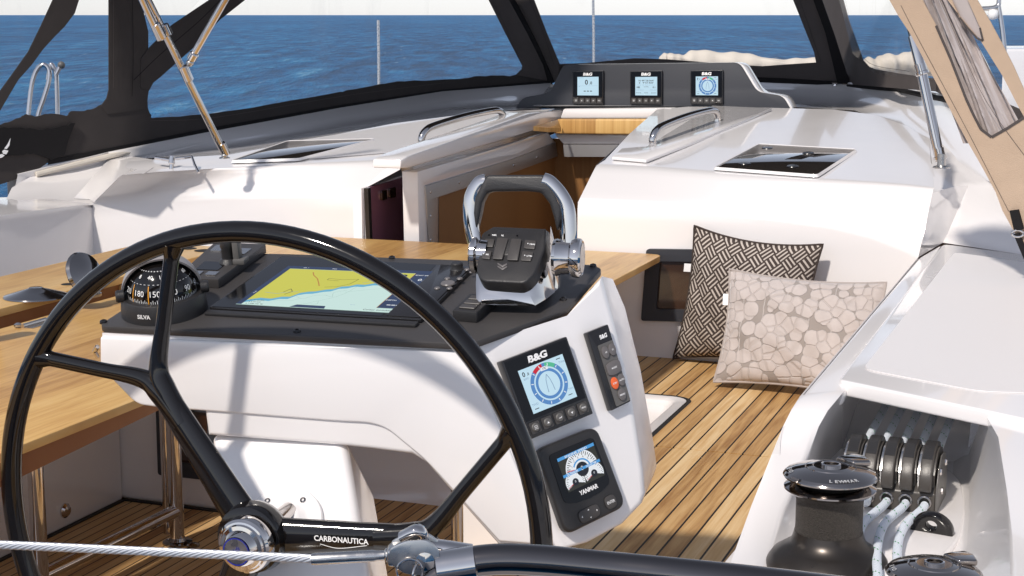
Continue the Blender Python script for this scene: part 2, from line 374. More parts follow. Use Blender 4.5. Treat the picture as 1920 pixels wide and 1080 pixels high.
# seam shadow and moulding under the teak
mb=MB(); 
mb.prism([V((xb-.03,1.5,0)),V((-.5,1.5,0)),V((-.5,seam,0)),V((xb-.03,seam,0))],(0,0,.425)); 
P('bench_base',mb)
# footwell: white rim and walls
rim=.045
mb=MB()
def rr(inset,z):
    a=xi-inset; y=yrec-inset; r=max(.075-inset*.6,.02); p=[V((a,seam-.0,z))]
    for k in range(7):
        t=k/6*math.pi/2; p.append(V((a-r+r*math.cos(t),y-r+r*math.sin(t),z)))
    p.append(V((-2.6,y,z))); return p
mb.ring_loft([rr(0,.436),rr(.004,.446),rr(.012,.452),rr(rim,.450),rr(rim+.012,.445),rr(rim+.022,.43),rr(rim+.03,.38),rr(rim+.045,.1),rr(rim+.08,.0)],closed=False)
mb.prism([V((xb-.6,seam,.0)),V((xi+.02,seam,.0)),V((xi+.02,seam+.03,.0)),V((xb-.6,seam+.03,.0))],(0,0,.452))
P('footwell',mb)
mb=MB(); mb.ring_loft([rr(-.0,.4505),rr(.012,.4545),rr(.018,.4505)],closed=False); P('sealant_bead',mb,'rubber')
# ---- starboard bulkhead and cabin top
te=[(1083,380),(1200,385),(1330,393),(1450,405),(1560,420),(1625,437),(1680,458),(1730,482)]
cr=[(1118,310),(1220,314),(1340,324),(1450,333),(1560,340),(1640,345),(1700,350),(1750,356)]
TE=[Y(x,y,YB) for x,y in te]; CR=[T(x,y) for x,y in cr]; BS=[V((p.x,YB,.40)) for p in TE]
mb=MB()
soft=[]
def blend(a,b,k): return a*(1-k)+b*k
def sect(BS,TE,CR): return [BS,[p+V((0,0,-.07)) for p in TE],[p+V((0,0,-.022)) for p in TE],[blend(p,q,.035)+V((0,-.003,-.004)) for p,q in zip(TE,CR)],[blend(p,q,.14) for p,q in zip(TE,CR)],[blend(p,q,.30) for p,q in zip(TE,CR)],[blend(p,q,.78) for p,q in zip(TE,CR)],[blend(p,q,.90) for p,q in zip(TE,CR)],[q+V((0,.01,-.001)) for q in CR],[q+V((0,.05,.0045)) for q in CR],[q+V((0,.12,.0115)) for q in CR]]
rows=sect(BS,TE,CR)
far=[T(1232,205),T(1290,200),T(1380,200),T(1480,203),T(1560,205),T(1640,215),T(1700,236),T(1742,262)]
mid=[blend(q,f_,.5)+V((0,0,.004)) for q,f_ in zip(CR,far)]
rows+= [mid,far]
mb.ring_loft(rows,closed=False); P('cabin_side',mb,'gel',smooth=50)
# wall of the slot, starboard side
mb=MB(); a,b_=TE[0],far[0]
mb.poly([BS[0],TE[0],CR[0],far[0],V((far[0].x,far[0].y,.3)),V((BS[0].x,BS[0].y+.1,.3))],[(0,1,2,3,4,5)]); P('slot_wall',mb)
# raised pad beside the hatch slot
mb=MB(); mb.prism([T(1147,300,.001),T(1212,306,.001),T(1300,272,.001),T(1448,208,.001),T(1335,203,.001),T(1212,280,.001),T(1165,284,.001)],TN*.014); mb.bevel(.005,2); P('cabin_top_pad',mb)
# ---- port bulkhead and cabin top
te=[(173,382),(235,374),(300,371),(430,366),(570,363),(652,363),(662,368)]
cr=[(227,328),(300,322),(400,316),(500,312),(600,307),(700,303),(742,300)]
TE=[Y(x,y,YB) for x,y in te]; CR=[T(x,y) for x,y in cr]; BS=[V((p.x,YB,0)) for p in TE]
far=[T(240,303),T(320,296),T(430,290),T(600,258),T(740,231),T(880,213),T(1040,204)]
rows=sect(BS,TE,CR)+[[blend(q,f_,.5)+V((0,0,.004)) for q,f_ in zip(CR,far)],far]
mb=MB(); mb.ring_loft(rows,closed=False); P('cabin_side',mb,'gel',smooth=50)
pe=TE[-1]; pc=CR[-1]
# return of the bulkhead towards the companionway
XD=-2.79
q1=X(690,350,XD); 
mb=MB(); mb.poly([V((pe.x,YB,0)),pe,pc,X(755,298,-2.62),X(750,318,-2.66),q1,V((q1.x,q1.y,0))],[(0,1,2,3,4,5,6)]); P('bulkhead_return',mb)
# port inner face of the coaming running aft, and its top
xL=TE[0].x
pa=TE[0]; pb=X(-60,412,xL); pb2=X(-60,412,xL)
aft=V((xL,1.0,pb.z-.06))
mb=MB(); mb.ring_loft([[V((xL,p.y,.3)) for p in (pa,pb,aft)],[p+V((0,0,-.02)) for p in (pa,pb,aft)],[p+V((-.01,0,0)) for p in (pa,pb,aft)],[p+V((-.30,0,.02)) for p in (pa,pb,aft)],[p+V((-.62,0,.0)) for p in (pa,pb,aft)],[p+V((-.70,0,-.5)) for p in (pa,pb,aft)]],closed=False)
P('coaming',mb,smooth=50)
# moulding that carries the sprayhood: port
zz=lambda x,y,z:Z(x,y,z)
def XL(x,y): 
    # vertical plane of the port side of the sprayhood
    return on(x,y,PA,PNn)
PA=X(0,330,-4.6); PB=D(1030,157,9.4); PNn=V(((PB-PA).y,-(PB-PA).x,0)).normalized()
hem=[(30,330),(63,322),(130,305),(200,288),(390,250),(640,204),(827,174),(1030,158)]
HM=[XL(x,y) for x,y in hem]
low=[(22,352),(66,326),(130,312),(202,300),(430,290),(640,250),(873,213),(1010,203)]
LW=[Z(22,352,1.0),Z(66,326,1.04),Z(130,312,1.06),Z(202,300,1.08)]+[T(x,y,-.002) for x,y in low[4:]]
mb=MB(); mb.ring_loft([[p+V((-.05,0,-.8)) for p in HM],[p+V((-.05,0,-.02)) for p in HM],[p+V((-.03,.0,.012)) for p in HM],[p+V((.01,0,.008)) for p in HM],[blend(p,q,.12)+V((0,0,-.03)) for p,q in zip(HM,LW)],[blend(p,q,.45)+V((0,0,-.035)) for p,q in zip(HM,LW)],[blend(p,q,.8)+V((0,0,-.02)) for p,q in zip(HM,LW)],LW],closed=False)
P('windscreen_moulding',mb,smooth=60)
mb=MB(); mb.tube([p+V((.012,0,-.012)) for p in HM[1:]],.013,8); P('bolt_rope_track',mb,'beigew')
# aft end of the raised port coaming: sloping faces
a0=XL(30,332);a1=XL(63,322)
mb=MB()
g1=[Z(22,352,1.0),Z(66,326,1.04),Z(130,312,1.06),Z(202,300,1.08)]
g2=[Z(4,384,.95),Z(26,386,.95),Z(78,378,.95),Z(138,372,.95)]
g3=[Z(-10,394,.943),Z(20,395,.943),Z(80,388,.943),Z(150,382,.943)]
mb.ring_loft([g1,[blend(a,b_,.5)+V((0,0,-.006)) for a,b_ in zip(g1,g2)],g2,g3],closed=False)
h1=[Z(202,300,1.082),Z(250,312,1.082),Z(240,330,1.072)]; h2=[Z(138,372,.952),Z(168,374,.952),Z(180,382,.943)]
mb.poly([Z(138,372,.951),Z(182,376,.951),pa+V((.01,-.012,-.004)),Z(146,386,.940)],[(0,1,2,3)])
mb.poly([Z(246,311,1.079),Z(238,331,1.069),T(270,326),T(300,306)],[(0,1,2,3)])
mb.ring_loft([h1,[blend(a,b_,.5) for a,b_ in zip(h1,h2)],h2],closed=False)
mb.poly([Z(202,300,1.082),Z(250,312,1.082),T(320,304),Z(240,292,1.10)],[(0,1,2,3)])
P('coaming_step',mb,smooth=40)
# ---- companionway slot: port wall
X0=-2.58
def slab(pts,x,t,name,mat='gel',bev=.006):
    m_=MB(); m_.prism([X(a,b_,x) for a,b_ in pts],(-t,0,0)); 
    if bev: m_.bevel(bev,2)
    return P(name,m_,mat)
slab([(767,291),(885,250),(992,212),(1062,206),(1046,231),(970,254),(773,313),(751,316),(752,300)],X0+.03,.12,'hatch_garage_rail')
slab([(775,312),(1044,231),(1040,252),(778,326)],X0-.05,.06,'recess_wall')
slab([(783,322),(900,287),(1028,248),(1042,268),(963,298),(798,349),(806,480),(787,480)],X0,.07,'companionway_frame')
slab([(798,349),(963,298),(1042,267),(1046,293),(973,320),(822,370),(822,480),(806,480),(800,376)],X0+.006,.03,'metal_trim','alu',.002)
mb=MB()
for x_,y_ in ((807,360),(861,342),(963,310),(1006,295),(808,405),(808,450)):
    c=X(x_,y_,X0+.006); mb.lathe([(0,.004),(.006,.003),(.007,0)],c,(1,0,0),10)
P('screw_heads',mb,'steel')
# veneer inside
yf=X(1040,250,X0).y
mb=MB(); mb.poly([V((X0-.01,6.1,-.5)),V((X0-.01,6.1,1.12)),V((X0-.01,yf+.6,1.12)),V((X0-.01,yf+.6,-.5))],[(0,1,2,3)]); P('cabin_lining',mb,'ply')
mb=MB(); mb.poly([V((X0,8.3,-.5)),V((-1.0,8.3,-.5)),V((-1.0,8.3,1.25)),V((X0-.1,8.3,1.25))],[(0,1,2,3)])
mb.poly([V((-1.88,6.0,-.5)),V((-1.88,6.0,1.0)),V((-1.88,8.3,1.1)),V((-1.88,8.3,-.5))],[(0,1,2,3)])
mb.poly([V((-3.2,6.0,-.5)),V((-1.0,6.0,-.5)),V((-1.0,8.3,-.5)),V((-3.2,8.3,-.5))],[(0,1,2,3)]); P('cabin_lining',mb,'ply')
# forward end of the slot
yf=7.5
mb=MB(); q=Quad(Y(1046,249,yf),Y(1250,251,yf),Y(1250,222,yf),Y(1043,222,yf)); 
mb.prism([q(0,-.02),q(1,-.02),q(1,1),q(.04,1),q(-.005,.2)],q.n*.06); mb.bevel(.012,3); P('sliding_hatch_edge',mb,'oak')
mb=MB(); mb.prism([Y(1000,245,yf-.55),Y(1046,232,yf-.1),Y(1052,247,yf-.1),Y(1030,248,yf-.45)],(0,0,.02)); P('hatch_runner',mb,'oak')
mb=MB(); mb.prism([Y(1040,252,yf),Y(1255,252,yf),Y(1255,270,yf),Y(1056,270,yf)],(0,.05,0)); mb.bevel(.005,2); P('companionway_frame',mb)
mb=MB(); mb.prism([Y(1056,271,yf-.01),Y(1255,271,yf-.01),Y(1255,294,yf-.01),Y(1058,294,yf-.01)],(0,.05,0)); P('metal_trim',mb,'alu')
mb=MB(); mb.prism([Y(1056,204,yf+.03),Y(1260,203,yf+.03),Y(1260,222,yf+.03),Y(1050,222,yf+.03)],(0,.3,0)); mb.bevel(.008,2); P('hatch_garage_rail',mb)
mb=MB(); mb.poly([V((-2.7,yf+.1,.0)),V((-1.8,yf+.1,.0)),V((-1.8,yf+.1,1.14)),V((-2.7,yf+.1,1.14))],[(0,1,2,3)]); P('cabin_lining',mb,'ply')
# companionway door leaf
door=Quad(X(699,560,XD+.02),X(781,545,XD+.02),X(778,327,XD+.02),X(691,352,XD+.02))
mb=MB(); door.slab(mb,0,0,1,1,-.012,0,r=.01); dr=P('companionway_door',mb,'maroon')
mb=MB(); door.slab(mb,-.03,0,.025,1,-.014,.004); door.slab(mb,.975,0,1.06,1,-.014,.006); obj('door_edge',mb,'blacksm',dr)
mb=MB(); door.slab(mb,.23,.86,.33,.945,0,.010,r=.006); door.slab(mb,.40,.86,.52,.945,0,.010,r=.006); obj('latch',mb,'darksteel',dr)
mb=MB(); door.slab(mb,1.0,.50,1.04,.66,.006,.012,r=.004); obj('hinge',mb,'steel',dr)
mb=MB(); mb.poly([V((q1.x-.02,q1.y-.02,0)),V((q1.x-.02,6.9,0)),V((q1.x-.02,6.9,1.1)),V((q1.x-.02,q1.y-.02,1.06))],[(0,1,2,3)]); P('slot_wall',mb)
# ---- flush hatches in the cabin top
def hatch(pts,name='deck_hatch',raise_=.006):
    m_=MB(); Pn=[T(x,y,.004) for x,y in pts]; m_.prism(Pn,TN*raise_); m_.bevel(.002,2); h_=P(name,m_,'hatchglass'); 
    f=MB(); c=sum(Pn,V())/4; o_=[p+(p-c).normalized()*.018+TN*0 for p in Pn]; 
    A=rnd_poly(o_,.02,4); B=rnd_poly([p+(p-c).normalized()*.004 for p in Pn],.006,4)
    Aa=[f.b.verts.new(p+TN*-.001) for p in A]; Bb=[f.b.verts.new(p+TN*.010+(c-p).normalized()*.008) for p in A]; Cc=[f.b.verts.new(p+TN*.008) for p in B]
    for r1,r2 in ((Aa,Bb),(Bb,Cc)):
        for i in range(len(A)): f.b.faces.new((r1[i],r1[(i+1)%len(A)],r2[(i+1)%len(A)],r2[i]))
    obj('hatch_frame',f,'gel',h_); return h_,Pn
h_,Pn=hatch([(1343,317),(1530,331),(1602,284),(1424,274)])
for u,v in ((.15,.85),(.2,.2),(.62,.75),(.68,.22)):
    mb=MB(); p=blend(blend(Pn[0],Pn[1],u),blend(Pn[3],Pn[2],u),v)+TN*.008; mb.lathe([(0,.004),(.022,.003),(.024,0)],p,TN,20); obj('hatch_knob',mb,'blacksm',h_)
h_,Pn=hatch([(437,304),(560,300),(700,264),(540,268)])
# non-skid sheet on the cabin top, its grey painted in for shade and reflected canvas
M['shaded_nonskid']=mk('shaded_nonskid',(.56,.55,.56),.5,bump=.35,bscale=900)
mb=MB(); mb.prism([T(450,300,.001),T(600,297,.001),T(735,286,.001),T(960,222,.0005),T(900,212,.0005),T(700,243,.0005),T(520,272,.0005)],TN*.005); P('nonskid_panel',mb,'shaded_nonskid')
# small sliding seat latch / deck fittings
mb=MB(); c=T(322,306,.02); 
mb.lathe([(0,.03),(.012,.03),(.014,.0),(.009,-.005),(.009,-.04)],c,(0,.2,1),16); mb.tube([c+V((.02,0,.02)),c+V((.10,0,.03)),c+V((.13,-.03,.0)),c+V((.16,-.05,-.03))],.006,8)
mb.tube([c+V((-.08,0,.02)),c+V((0,0,.012))],.007,8); P('hatch_latch',mb,'chrome')
# ---- starboard windscreen moulding
hem2=[(1388,150),(1470,152),(1590,157),(1690,164),(1780,182),(1880,225),(2010,300)]
dd=[9.1,9.0,8.8,7.9,6.8,5.9,5.2]
HM2=[D(x,y,d) for (x,y),d in zip(hem2,dd)]
low2=[(1470,200),(1530,203),(1600,207),(1690,234),(1742,262),(1790,300),(1830,330)]
LW2=[T(x,y,-.003) for x,y in low2]
mb=MB(); mb.ring_loft([[p+V((.05,0,-.8)) for p in HM2],[p+V((.05,0,-.02)) for p in HM2],[p+V((.03,0,.012)) for p in HM2],[p+V((-.01,0,.008)) for p in HM2],[blend(p,q,.10)+V((0,0,-.03)) for p,q in zip(HM2,LW2)],[blend(p,q,.40)+V((0,0,-.05)) for p,q in zip(HM2,LW2)],[blend(p,q,.75)+V((0,0,-.045)) for p,q in zip(HM2,LW2)],LW2],closed=False)
P('windscreen_moulding',mb,smooth=60)
mb=MB(); mb.tube([p+V((-.012,0,-.012)) for p in HM2],.012,8); P('bolt_rope_track',mb,'canvasblk')
# forward bridge between the two mouldings, under and beyond the display pod
mb=MB(); mb.poly([HM[-1]+V((0,0,-.01)),HM2[0]+V((0,0,-.01)),T(1490,199),T(1000,199)],[(0,1,2,3)]); 
mb.poly([HM[-1],HM2[0],HM2[0]+V((0,.3,-.5)),HM[-1]+V((0,.3,-.5))],[(0,1,2,3)]); P('windscreen_moulding',mb)
# deck between cabin top and starboard block
mb=MB(); mb.poly([T(1742,262),T(1790,300),T(1830,330),Z(1830,352,1.10),Z(1750,356,1.13),T(1750,356)],[(0,1,2,3,4,5)]); mb.b.free()
# ---- raised block of the starboard coaming
K=lambda x,y,z=.95:Z(x,y,z)
top=[Z(1800,268,1.17),Z(1990,268,1.17)]; 
b1=[T(1752,352),T(1800,341),T(1822,339),T(2040,346)]
b2=[K(1722,482),K(1742,448,.98),K(1768,455),K(2000,490)]
t1=[T(1742,262),T(1800,250),T(1850,240),T(2080,240)]
mb=MB(); mb.ring_loft([t1,b1,[blend(p,q,.12)+V((0,-.01,.01)) for p,q in zip(b1,b2)],[blend(p,q,.85)+V((0,0,-.004)) for p,q in zip(b1,b2)],b2],closed=False)
mb.b.verts.ensure_lookup_table()
mb.poly([b1[0],b2[0],Y(1730,482,YB)],[(0,1,2)]); mb.poly([b1[0],Y(1730,482,YB),T(1750,356)],[(0,1,2)]); mb.poly([b2[0],b2[1],b2[2]],[(0,1,2)]); mb.poly([b2[0],Y(1730,482,YB),V((b2[0].x-.03,YB,.45)),V((b2[0].x,b2[0].y,.45))],[(0,1,2,3)])
P('coaming_block',mb,smooth=35)
# ---- starboard coaming top, with non-skid pad that roofs the winch pocket
iA=K(1722,482); iB=K(1500,743)
mb=MB(); mb.prism([iA,iB,K(1583,733),K(1768,455)],(0,0,-.035)); mb.bevel(.012,3); P('coaming_edge',mb)
mb=MB(); mb.poly([iA,iB,V((iB.x-.02,iB.y,.40)),V((iA.x-.02,iA.y,.40))],[(0,1,2,3)]); P('coaming_face',mb)
rf=[K(1768,457,.962),K(2030,492,.962),K(2060,815,.962),K(1843,768,.962),K(1572,712,.962)]
mb=MB(); mb.prism(rnd_poly(rf,[.05,.02,.02,.02,.02]),(0,0,-.034)); mb.bevel(.010,3,40); P('coaming_roof',mb)
pad=[K(1790,474,.9625),K(1990,503,.9625),K(1990,740,.9625),K(1835,735,.9625),K(1618,693,.9625)]
M['gel_pad']=mk('fine_nonskid',(.785,.76,.755),.38,bump=.22,bscale=900)
mb=MB(); mb.prism(rnd_poly(pad,.04),(0,0,.0025)); P('nonskid_panel',mb,'gel_pad')
# pocket: rim to port
def c3(r): return [K(*r[0]),K(*r[1]),K(*r[2])]
rws=[[(1500,743,.95),(1583,733,.95),(1577,850,.72)],[(1484,768,.945),(1552,770,.945),(1560,866,.72)],[(1468,800,.92),(1535,800,.915),(1548,884,.72)],[(1447,852,.86),(1512,862,.85),(1530,915,.72)],[(1410,945,.785),(1470,955,.765),(1505,975,.72)],[(1370,1055,.735),(1430,1062,.725),(1480,1066,.72)],[(1300,1290,.73),(1380,1290,.722),(1450,1290,.72)]]
mb=MB(); g=[]
for r in rws:
    a,b_,c=c3(r); low_=V((a.x-.02,a.y,.40)); g.append([low_,a+V((-.004,0,-.03)),a,blend(a,b_,.15)+V((0,0,.004)),blend(a,b_,.85)+V((0,0,.003)),b_,blend(b_,c,.12)+V((0,0,.0)),blend(b_,c,.9)+V((0,0,-.002)),c+V((.03,0,-.001))])
mb.ring_loft(g,closed=False); P('pocket_rim',mb,smooth=60)
# pocket: rim to starboard
rws=[[(2060,800,.95),(1845,772,.95),(1813,860,.72)],[(2060,880,.94),(1872,820,.94),(1812,905,.72)],[(2060,960,.92),(1888,920,.91),(1808,975,.72)],[(2060,1060,.90),(1905,1060,.88),(1800,1070,.72)],[(2060,1290,.88),(1900,1290,.86),(1780,1290,.72)]]
mb=MB(); g=[]
for r in rws:
    a,b_,c=c3(r); g.append([V((a.x+.3,a.y,-.2)),a+V((.3,0,0)),a,b_,blend(b_,c,.1),blend(b_,c,.9),c+V((-.03,0,-.001))])
mb.ring_loft(g,closed=False); P('pocket_rim',mb,smooth=60)
mb=MB(); mb.prism([(-.70,1.2,.70),(.6,1.2,.70),(.6,5.0,.70),(-.56,5.0,.70)],(0,0,.018)); P('pocket_floor',mb)
mb=MB(); mb.poly([K(1583,735,.93),K(1577,850,.70),V((-.50,5,.70)),V((-.50,5,.93))],[(0,1,2,3)]); mb.poly([K(1823,770,.93),K(1813,860,.70),V((-.12,5,.70)),V((-.12,5,.93))],[(0,1,2,3)])
mb.poly([(-.58,3.80,.7),(.0,3.72,.7),(.0,3.72,.94),(-.58,3.80,.94)],[(0,1,2,3)]); P('pocket_wall',mb)
pl=[K(1560,930,.724),K(1590,880,.724),K(1765,878,.724),K(1800,905,.724),K(1812,960,.724),K(1800,1020,.724),K(1740,1090,.724),K(1500,1090,.724)]
mb=MB(); mb.prism(rnd_poly([p+V((0,0,.012)) for p in pl],.06),(0,0,-.02)); mb.bevel(.006,3,40); P('winch_plinth',mb)
# hull outside and foredeck beyond the windscreen
mb=MB(); mb.ring_loft([[V((-4.9,-2,-1.6)),V((-4.95,3,-1.6)),V((-4.8,8,-1.6)),V((-3.6,13,-1.6)),V((-2.2,17,-1.6)),V((-1.0,13,-1.6)),V((.5,8,-1.6)),V((.9,3,-1.6)),V((.8,-2,-1.6))],
 [V((-4.9,-2,.55)),V((-4.95,3,.6)),V((-4.8,8,.75)),V((-3.9,13,.8)),V((-2.2,17.6,.85)),V((-.7,13,.8)),V((.6,8,.75)),V((1.0,3,.6)),V((.9,-2,.55))]],closed=True,capa=False,capb=False)
P('hull',mb,smooth=60)
mb=MB(); mb.poly([V((-4.8,8,.74)),V((-3.9,13,.79)),V((-2.2,17.6,.84)),V((-.7,13,.79)),V((.6,8,.74)),V((-1.2,9.4,.74)),V((-3.1,9.4,.74))],[(0,1,2,3,4,5,6)]); P('foredeck',mb)
# ================================================================ HELM CONSOLE
ZC=1.165
FL=Z(183,612,ZC); FR=Z(870,641,ZC)
ce=(FR-FL).normalized(); chz=V((-ce.y,ce.x,0)); TILT=R_(11); cf=chz*math.cos(TILT)+V((0,0,math.sin(TILT))); cn=ce.cross(cf).normalized()
def C(x,y,h=0): return on(x,y,FL+cn*h,cn)          # on the sloping top plate
console=thing('helm_console','white steering console with black sloping top plate standing in front of the wheel','console',(-1.4,2.75,0))
top=[C(183,611),C(392,473),C(545,476),C(1108,496),C(1129,503),C(1063,579),C(880,645)]
TH=.0135
mb=MB(); mb.prism([p-cn*TH for p in rnd_poly(top,[.02,.02,0,.01,.012,.02,.03])],cn*TH); mb.bevel(.0022,2,40); tp=obj('top_plate',mb,'panel',console)
def screw(c,n,r=.006,h=.004,parent=None,mat='blacksm',name='screw'):
    m_=MB(); m_.lathe([(r*.45,h*.3),(r*.5,h),(r,h*.7),(r*1.15,0),(r*1.15,-.002)],c,n,16); return obj(name,m_,mat,parent)
for x,y in ((194,604),(557,622),(880,640),(1056,562),(1112,499),(735,484),(392,481)): screw(C(x,y),cn,.0065,.005,tp)
# body
n_ch=(cR*.469+cU*.140-cA*.871).normalized()
f0=FL-cn*TH+ce*.006+chz*.004; f1=FR-cn*TH-ce*.0+chz*.004
def CH(x,y,h=0): return on(x,y,f1+n_ch*h,n_ch)
low=CH(1053,1034); nF=(f1-f0).cross(low-f1).normalized(); 
if nF.y>0: nF=-nF
def F(x,y,h=0): return on(x,y,f0+nF*h,nF)
fr=[f0,F(190,680),F(206,706),F(250,752),F(264,761),F(303,767),F(383,772),F(389,817),F(640,836),F(772,852),F(798,868),F(935,1024),low]
ch=[f1,CH(1063,592),CH(1127,517),CH(1150,605),CH(1180,730),CH(1204,880),CH(1209,925),CH(1203,945),CH(1165,985),CH(1100,1020),low]
mb=MB(); B_=mb.b
vf=[B_.verts.new(p) for p in fr]; vf1=B_.verts.new(f1); vlow=vf[-1]
vc=[vf1]+[B_.verts.new(p) for p in ch[1:-1]]
B_.faces.new(vf+[vf1]); B_.faces.new(vc+[vlow])
loop=vf[:-1]+[vlow]+vc[:0:-1]          # left/bottom of the front, then up the right side
def back(v):
    c=v.co; d=.34 if c.x<-1.1 else max(.10,.34-(c.y-2.6)*.6)
    b=c+chz*d+V((0,0,.0)); 
    b.z=min(b.z,(FL-cn*TH-cn*.004).z+ (b-FL).dot(chz)*math.tan(TILT))
    return B_.verts.new(b)
bk=[back(v) for v in loop]
for i in range(len(loop)-1): B_.faces.new((loop[i],loop[i+1],bk[i+1],bk[i]))
B_.normal_update(); bmesh.ops.recalc_face_normals(B_,faces=B_.faces)
fset=set(loop[1:]); 
mb.bevel(.010,4,16,only=lambda e: not(any(v in bk for v in e.verts)) and not ((e.verts[0].co-f0).length<1e-6 ))
obj('body',mb,'gel_warm',console,smooth=40)
# proud upper fairing on the front
fa=[F(187,631,.006),F(187,680,.006),F(204,706,.006),F(249,752,.006),F(263,760,.006),F(303,765,.006),F(357,769,.006),F(640,791,.006),F(690,793,.006),F(724,803,.006),F(800,866,.006),F(935,1016,.006),F(1040,1024,.006),F(1000,950,.006),F(876,659,.006)]
mb=MB(); mb.prism(rnd_poly(fa,[0,0,.01,.01,.01,0,.02,.05,.03,.05,.02,0,0,0,0]),-nF*.012); mb.bevel(.005,3,50); obj('front_fairing',mb,'gel_warm',console,smooth=40)
# pedestal column with the round bearing plate
def G(x,y,h=0): return on(x,y,f0-nF*(.03-h),nF)
gv=V((0,0,0)); a,b_=G(392,806),G(646,812); pk=D(530,985,2.93); nv=(b_-a).cross(pk-a).normalized()
if nv.y>0: nv=-nv
def PC(x,y,h=0): return on(x,y,a+nv*h,nv)
p1,p2,p3,p4=PC(392,806),PC(646,812),PC(700,1130),PC(440,1130)
def dn(p,q): t=(0-p.z)/(q.z-p.z); return p+(q-p)*t
mb=MB(); mb.prism([p1,p2,dn(p2,p3),dn(p1,p4)],-nv*.24); mb.bevel(.022,5); obj('pedestal',mb,'gel_warm',console,smooth=50)
pc=PC(530,985,.001); mb=MB(); mb.lathe([(r*1.18,h) for r,h in [(.0,.022),(.026,.022),(.032,.018),(.038,.010),(.044,.008),(.056,.008),(.0635,.008),(.0655,.005),(.0655,-.004)]],pc,nv,48); plt=obj('bearing_plate',mb,'gel_warm',console,smooth=40)
u_,v_=frame_from(nv)
for k in range(5):
    t=R_(60)+k*2*math.pi/5; screw(pc+nv*.007+(u_*math.cos(t)+v_*math.sin(t))*.058,nv,.0055,.003,plt,'darksteel','socket_screw')
mb=MB(); c=C(183,640,-.03); mb.tube([F(186,650,.004)+V((-.004,0,0)),F(180,660,0)+V((-.006,.004,0)),F(182,672,0)+V((-.006,.01,0))],.0045,8); obj('pad_eye',mb,'chrome',console)
# ---------------------------------------------------------------- steering wheel
TW=R_(-2); wn_=V((math.sin(R_(2))*math.cos(TW),-math.cos(R_(2))*math.cos(TW),math.sin(TW)))
KS=1.0916; WC=D(491,977,2.62*KS); WR=.480*KS
w1=V((0,0,1)).cross(wn_).normalized(); w2=wn_.cross(w1)
def W(x,y,h=0): return on(x,y,WC+wn_*h,wn_)
def pol(p): d=p-WC; return math.atan2(d.dot(w2),d.dot(w1)),d.length
def Wp(a,r,h=0): return WC+(w1*math.cos(a)+w2*math.sin(a))*r+wn_*h
wheel=thing('helm','large glossy black steering wheel with split spokes in front of the helm console','ship helm',WC)
mb=MB(); n=120; mb.tube([Wp(2*math.pi*k/n,WR) for k in range(n)],.0176*KS,20,closed=True); obj('rim',mb,'carbon',wheel,smooth=60)
hc=D(470,1010,2.555*KS); hh=(hc-WC).dot(wn_); 
hubp=hc
aA1,_=pol(W(327,455)); aA2,_=pol(W(76,672)); aJ1,rJ1=pol(W(300,712)); aB1,_=pol(W(936,815)); aJ2,rJ2=pol(W(800,1003))
dl=aA2-aA1; aJ3=aJ1+(2*math.pi+aJ2-aJ1)/2 if aJ2<aJ1 else 0
aJ3=(aJ1+aJ2+2*math.pi)/2
hoff=hubp-WC; 
def arm(aj,rj,ends,name='spoke'):
    m_=MB(); J=Wp(aj,rj,.012)
    c0=hubp-wn_*.012
    d=(J-c0); 
    P0=[c0+d*.0,c0+d*.25,c0+d*.6,c0+d*.9,c0+d*1.0]
    m_.tube(smooth_path(P0,5),[((.036*(1-t)+.0155*t if t<.5 else .0255*(1-(t-.5)*.6))*KS,.016*KS) for t in [k/20 for k in range(21)]],14,up=wn_)
    for e_ in ends:
        E=Wp(e_,WR,0); dv=E-J; A0=c0+d*.72
        pth=smooth_path([A0,A0+(J-A0)*.75+dv*.03,J+dv*.12,J+dv*.45,J+dv*.8,J+dv*.965],6); L_=len(pth)
        rr_=[]
        for k in range(L_):
            t=k/(L_-1); r=.0205 if t<.2 else .0205-.0075*min(1,(t-.2)/.35)
            if t>.88: r+=(t-.88)*.06
            rr_.append((r*KS,r*.85*KS))
        m_.tube(pth,rr_,14,up=wn_)
        # web in the fork
    return obj(name,m_,'carbon',wheel,smooth=60)
arm(aJ1,rJ1,(aA1,aA2)); arm(aJ2,rJ2,(aB1,aB1-dl*.98)); arm(aJ3,(rJ1+rJ2)/2,(aJ3-dl/2,aJ3+dl/2))
mb=MB(); mb.lathe([(r*KS,h*KS) for r,h in [(.03,-.05),(.04,-.045),(.055,-.03),(.060,-.012),(.055,.008),(.044,.014)]],hubp,wn_,40); obj('hub',mb,'carbon',wheel)
mb=MB(); mb.lathe([(.016,0),(.016,.15)],hubp,-wn_,24); obj('shaft',mb,'chrome',wheel)
mb=MB(); mb.lathe([(r*KS,h*KS) for r,h in [(.0,.040),(.024,.039),(.0255,.037),(.030,.026),(.036,.0245),(.038,.021),(.041,.020),(.0445,.016),(.046,.008),(.046,.0)]],D(463,1020,2.52*KS)-wn_*.005,wn_,48); cap=obj('hub_cap',mb,'chrome',wheel,smooth=25)
cc=D(463,1020,2.52*KS)+wn_*(.040*KS-.0045)
mb=MB(); 
def ringw(m_,c,r0,r1,n=40):
    for k in range(n):
        t,u=2*math.pi*k/n,2*math.pi*(k+1)/n; g=lambda r,t:c+(w1*math.cos(t)+w2*math.sin(t))*r
        m_.face([g(r0,t),g(r0,u),g(r1,u),g(r1,t)])
ringw(mb,cc,.0,.0235); obj('emblem_disc',mb,'steel',cap)
M['blueprint']=mk('blue_print',(.02,.03,.32),.4)
mb=MB(); ringw(mb,cc+wn_*.0005,.0228,.0245); obj('emblem_ring',mb,'blueprint',cap)
m_=text_mb('Jefa',cc+wn_*.0008+w2*.002,(w1*.8+w2*.6),(w2*.8-w1*.6),.010,shear=.4); obj('emblem_lettering',m_,'blueprint',cap)
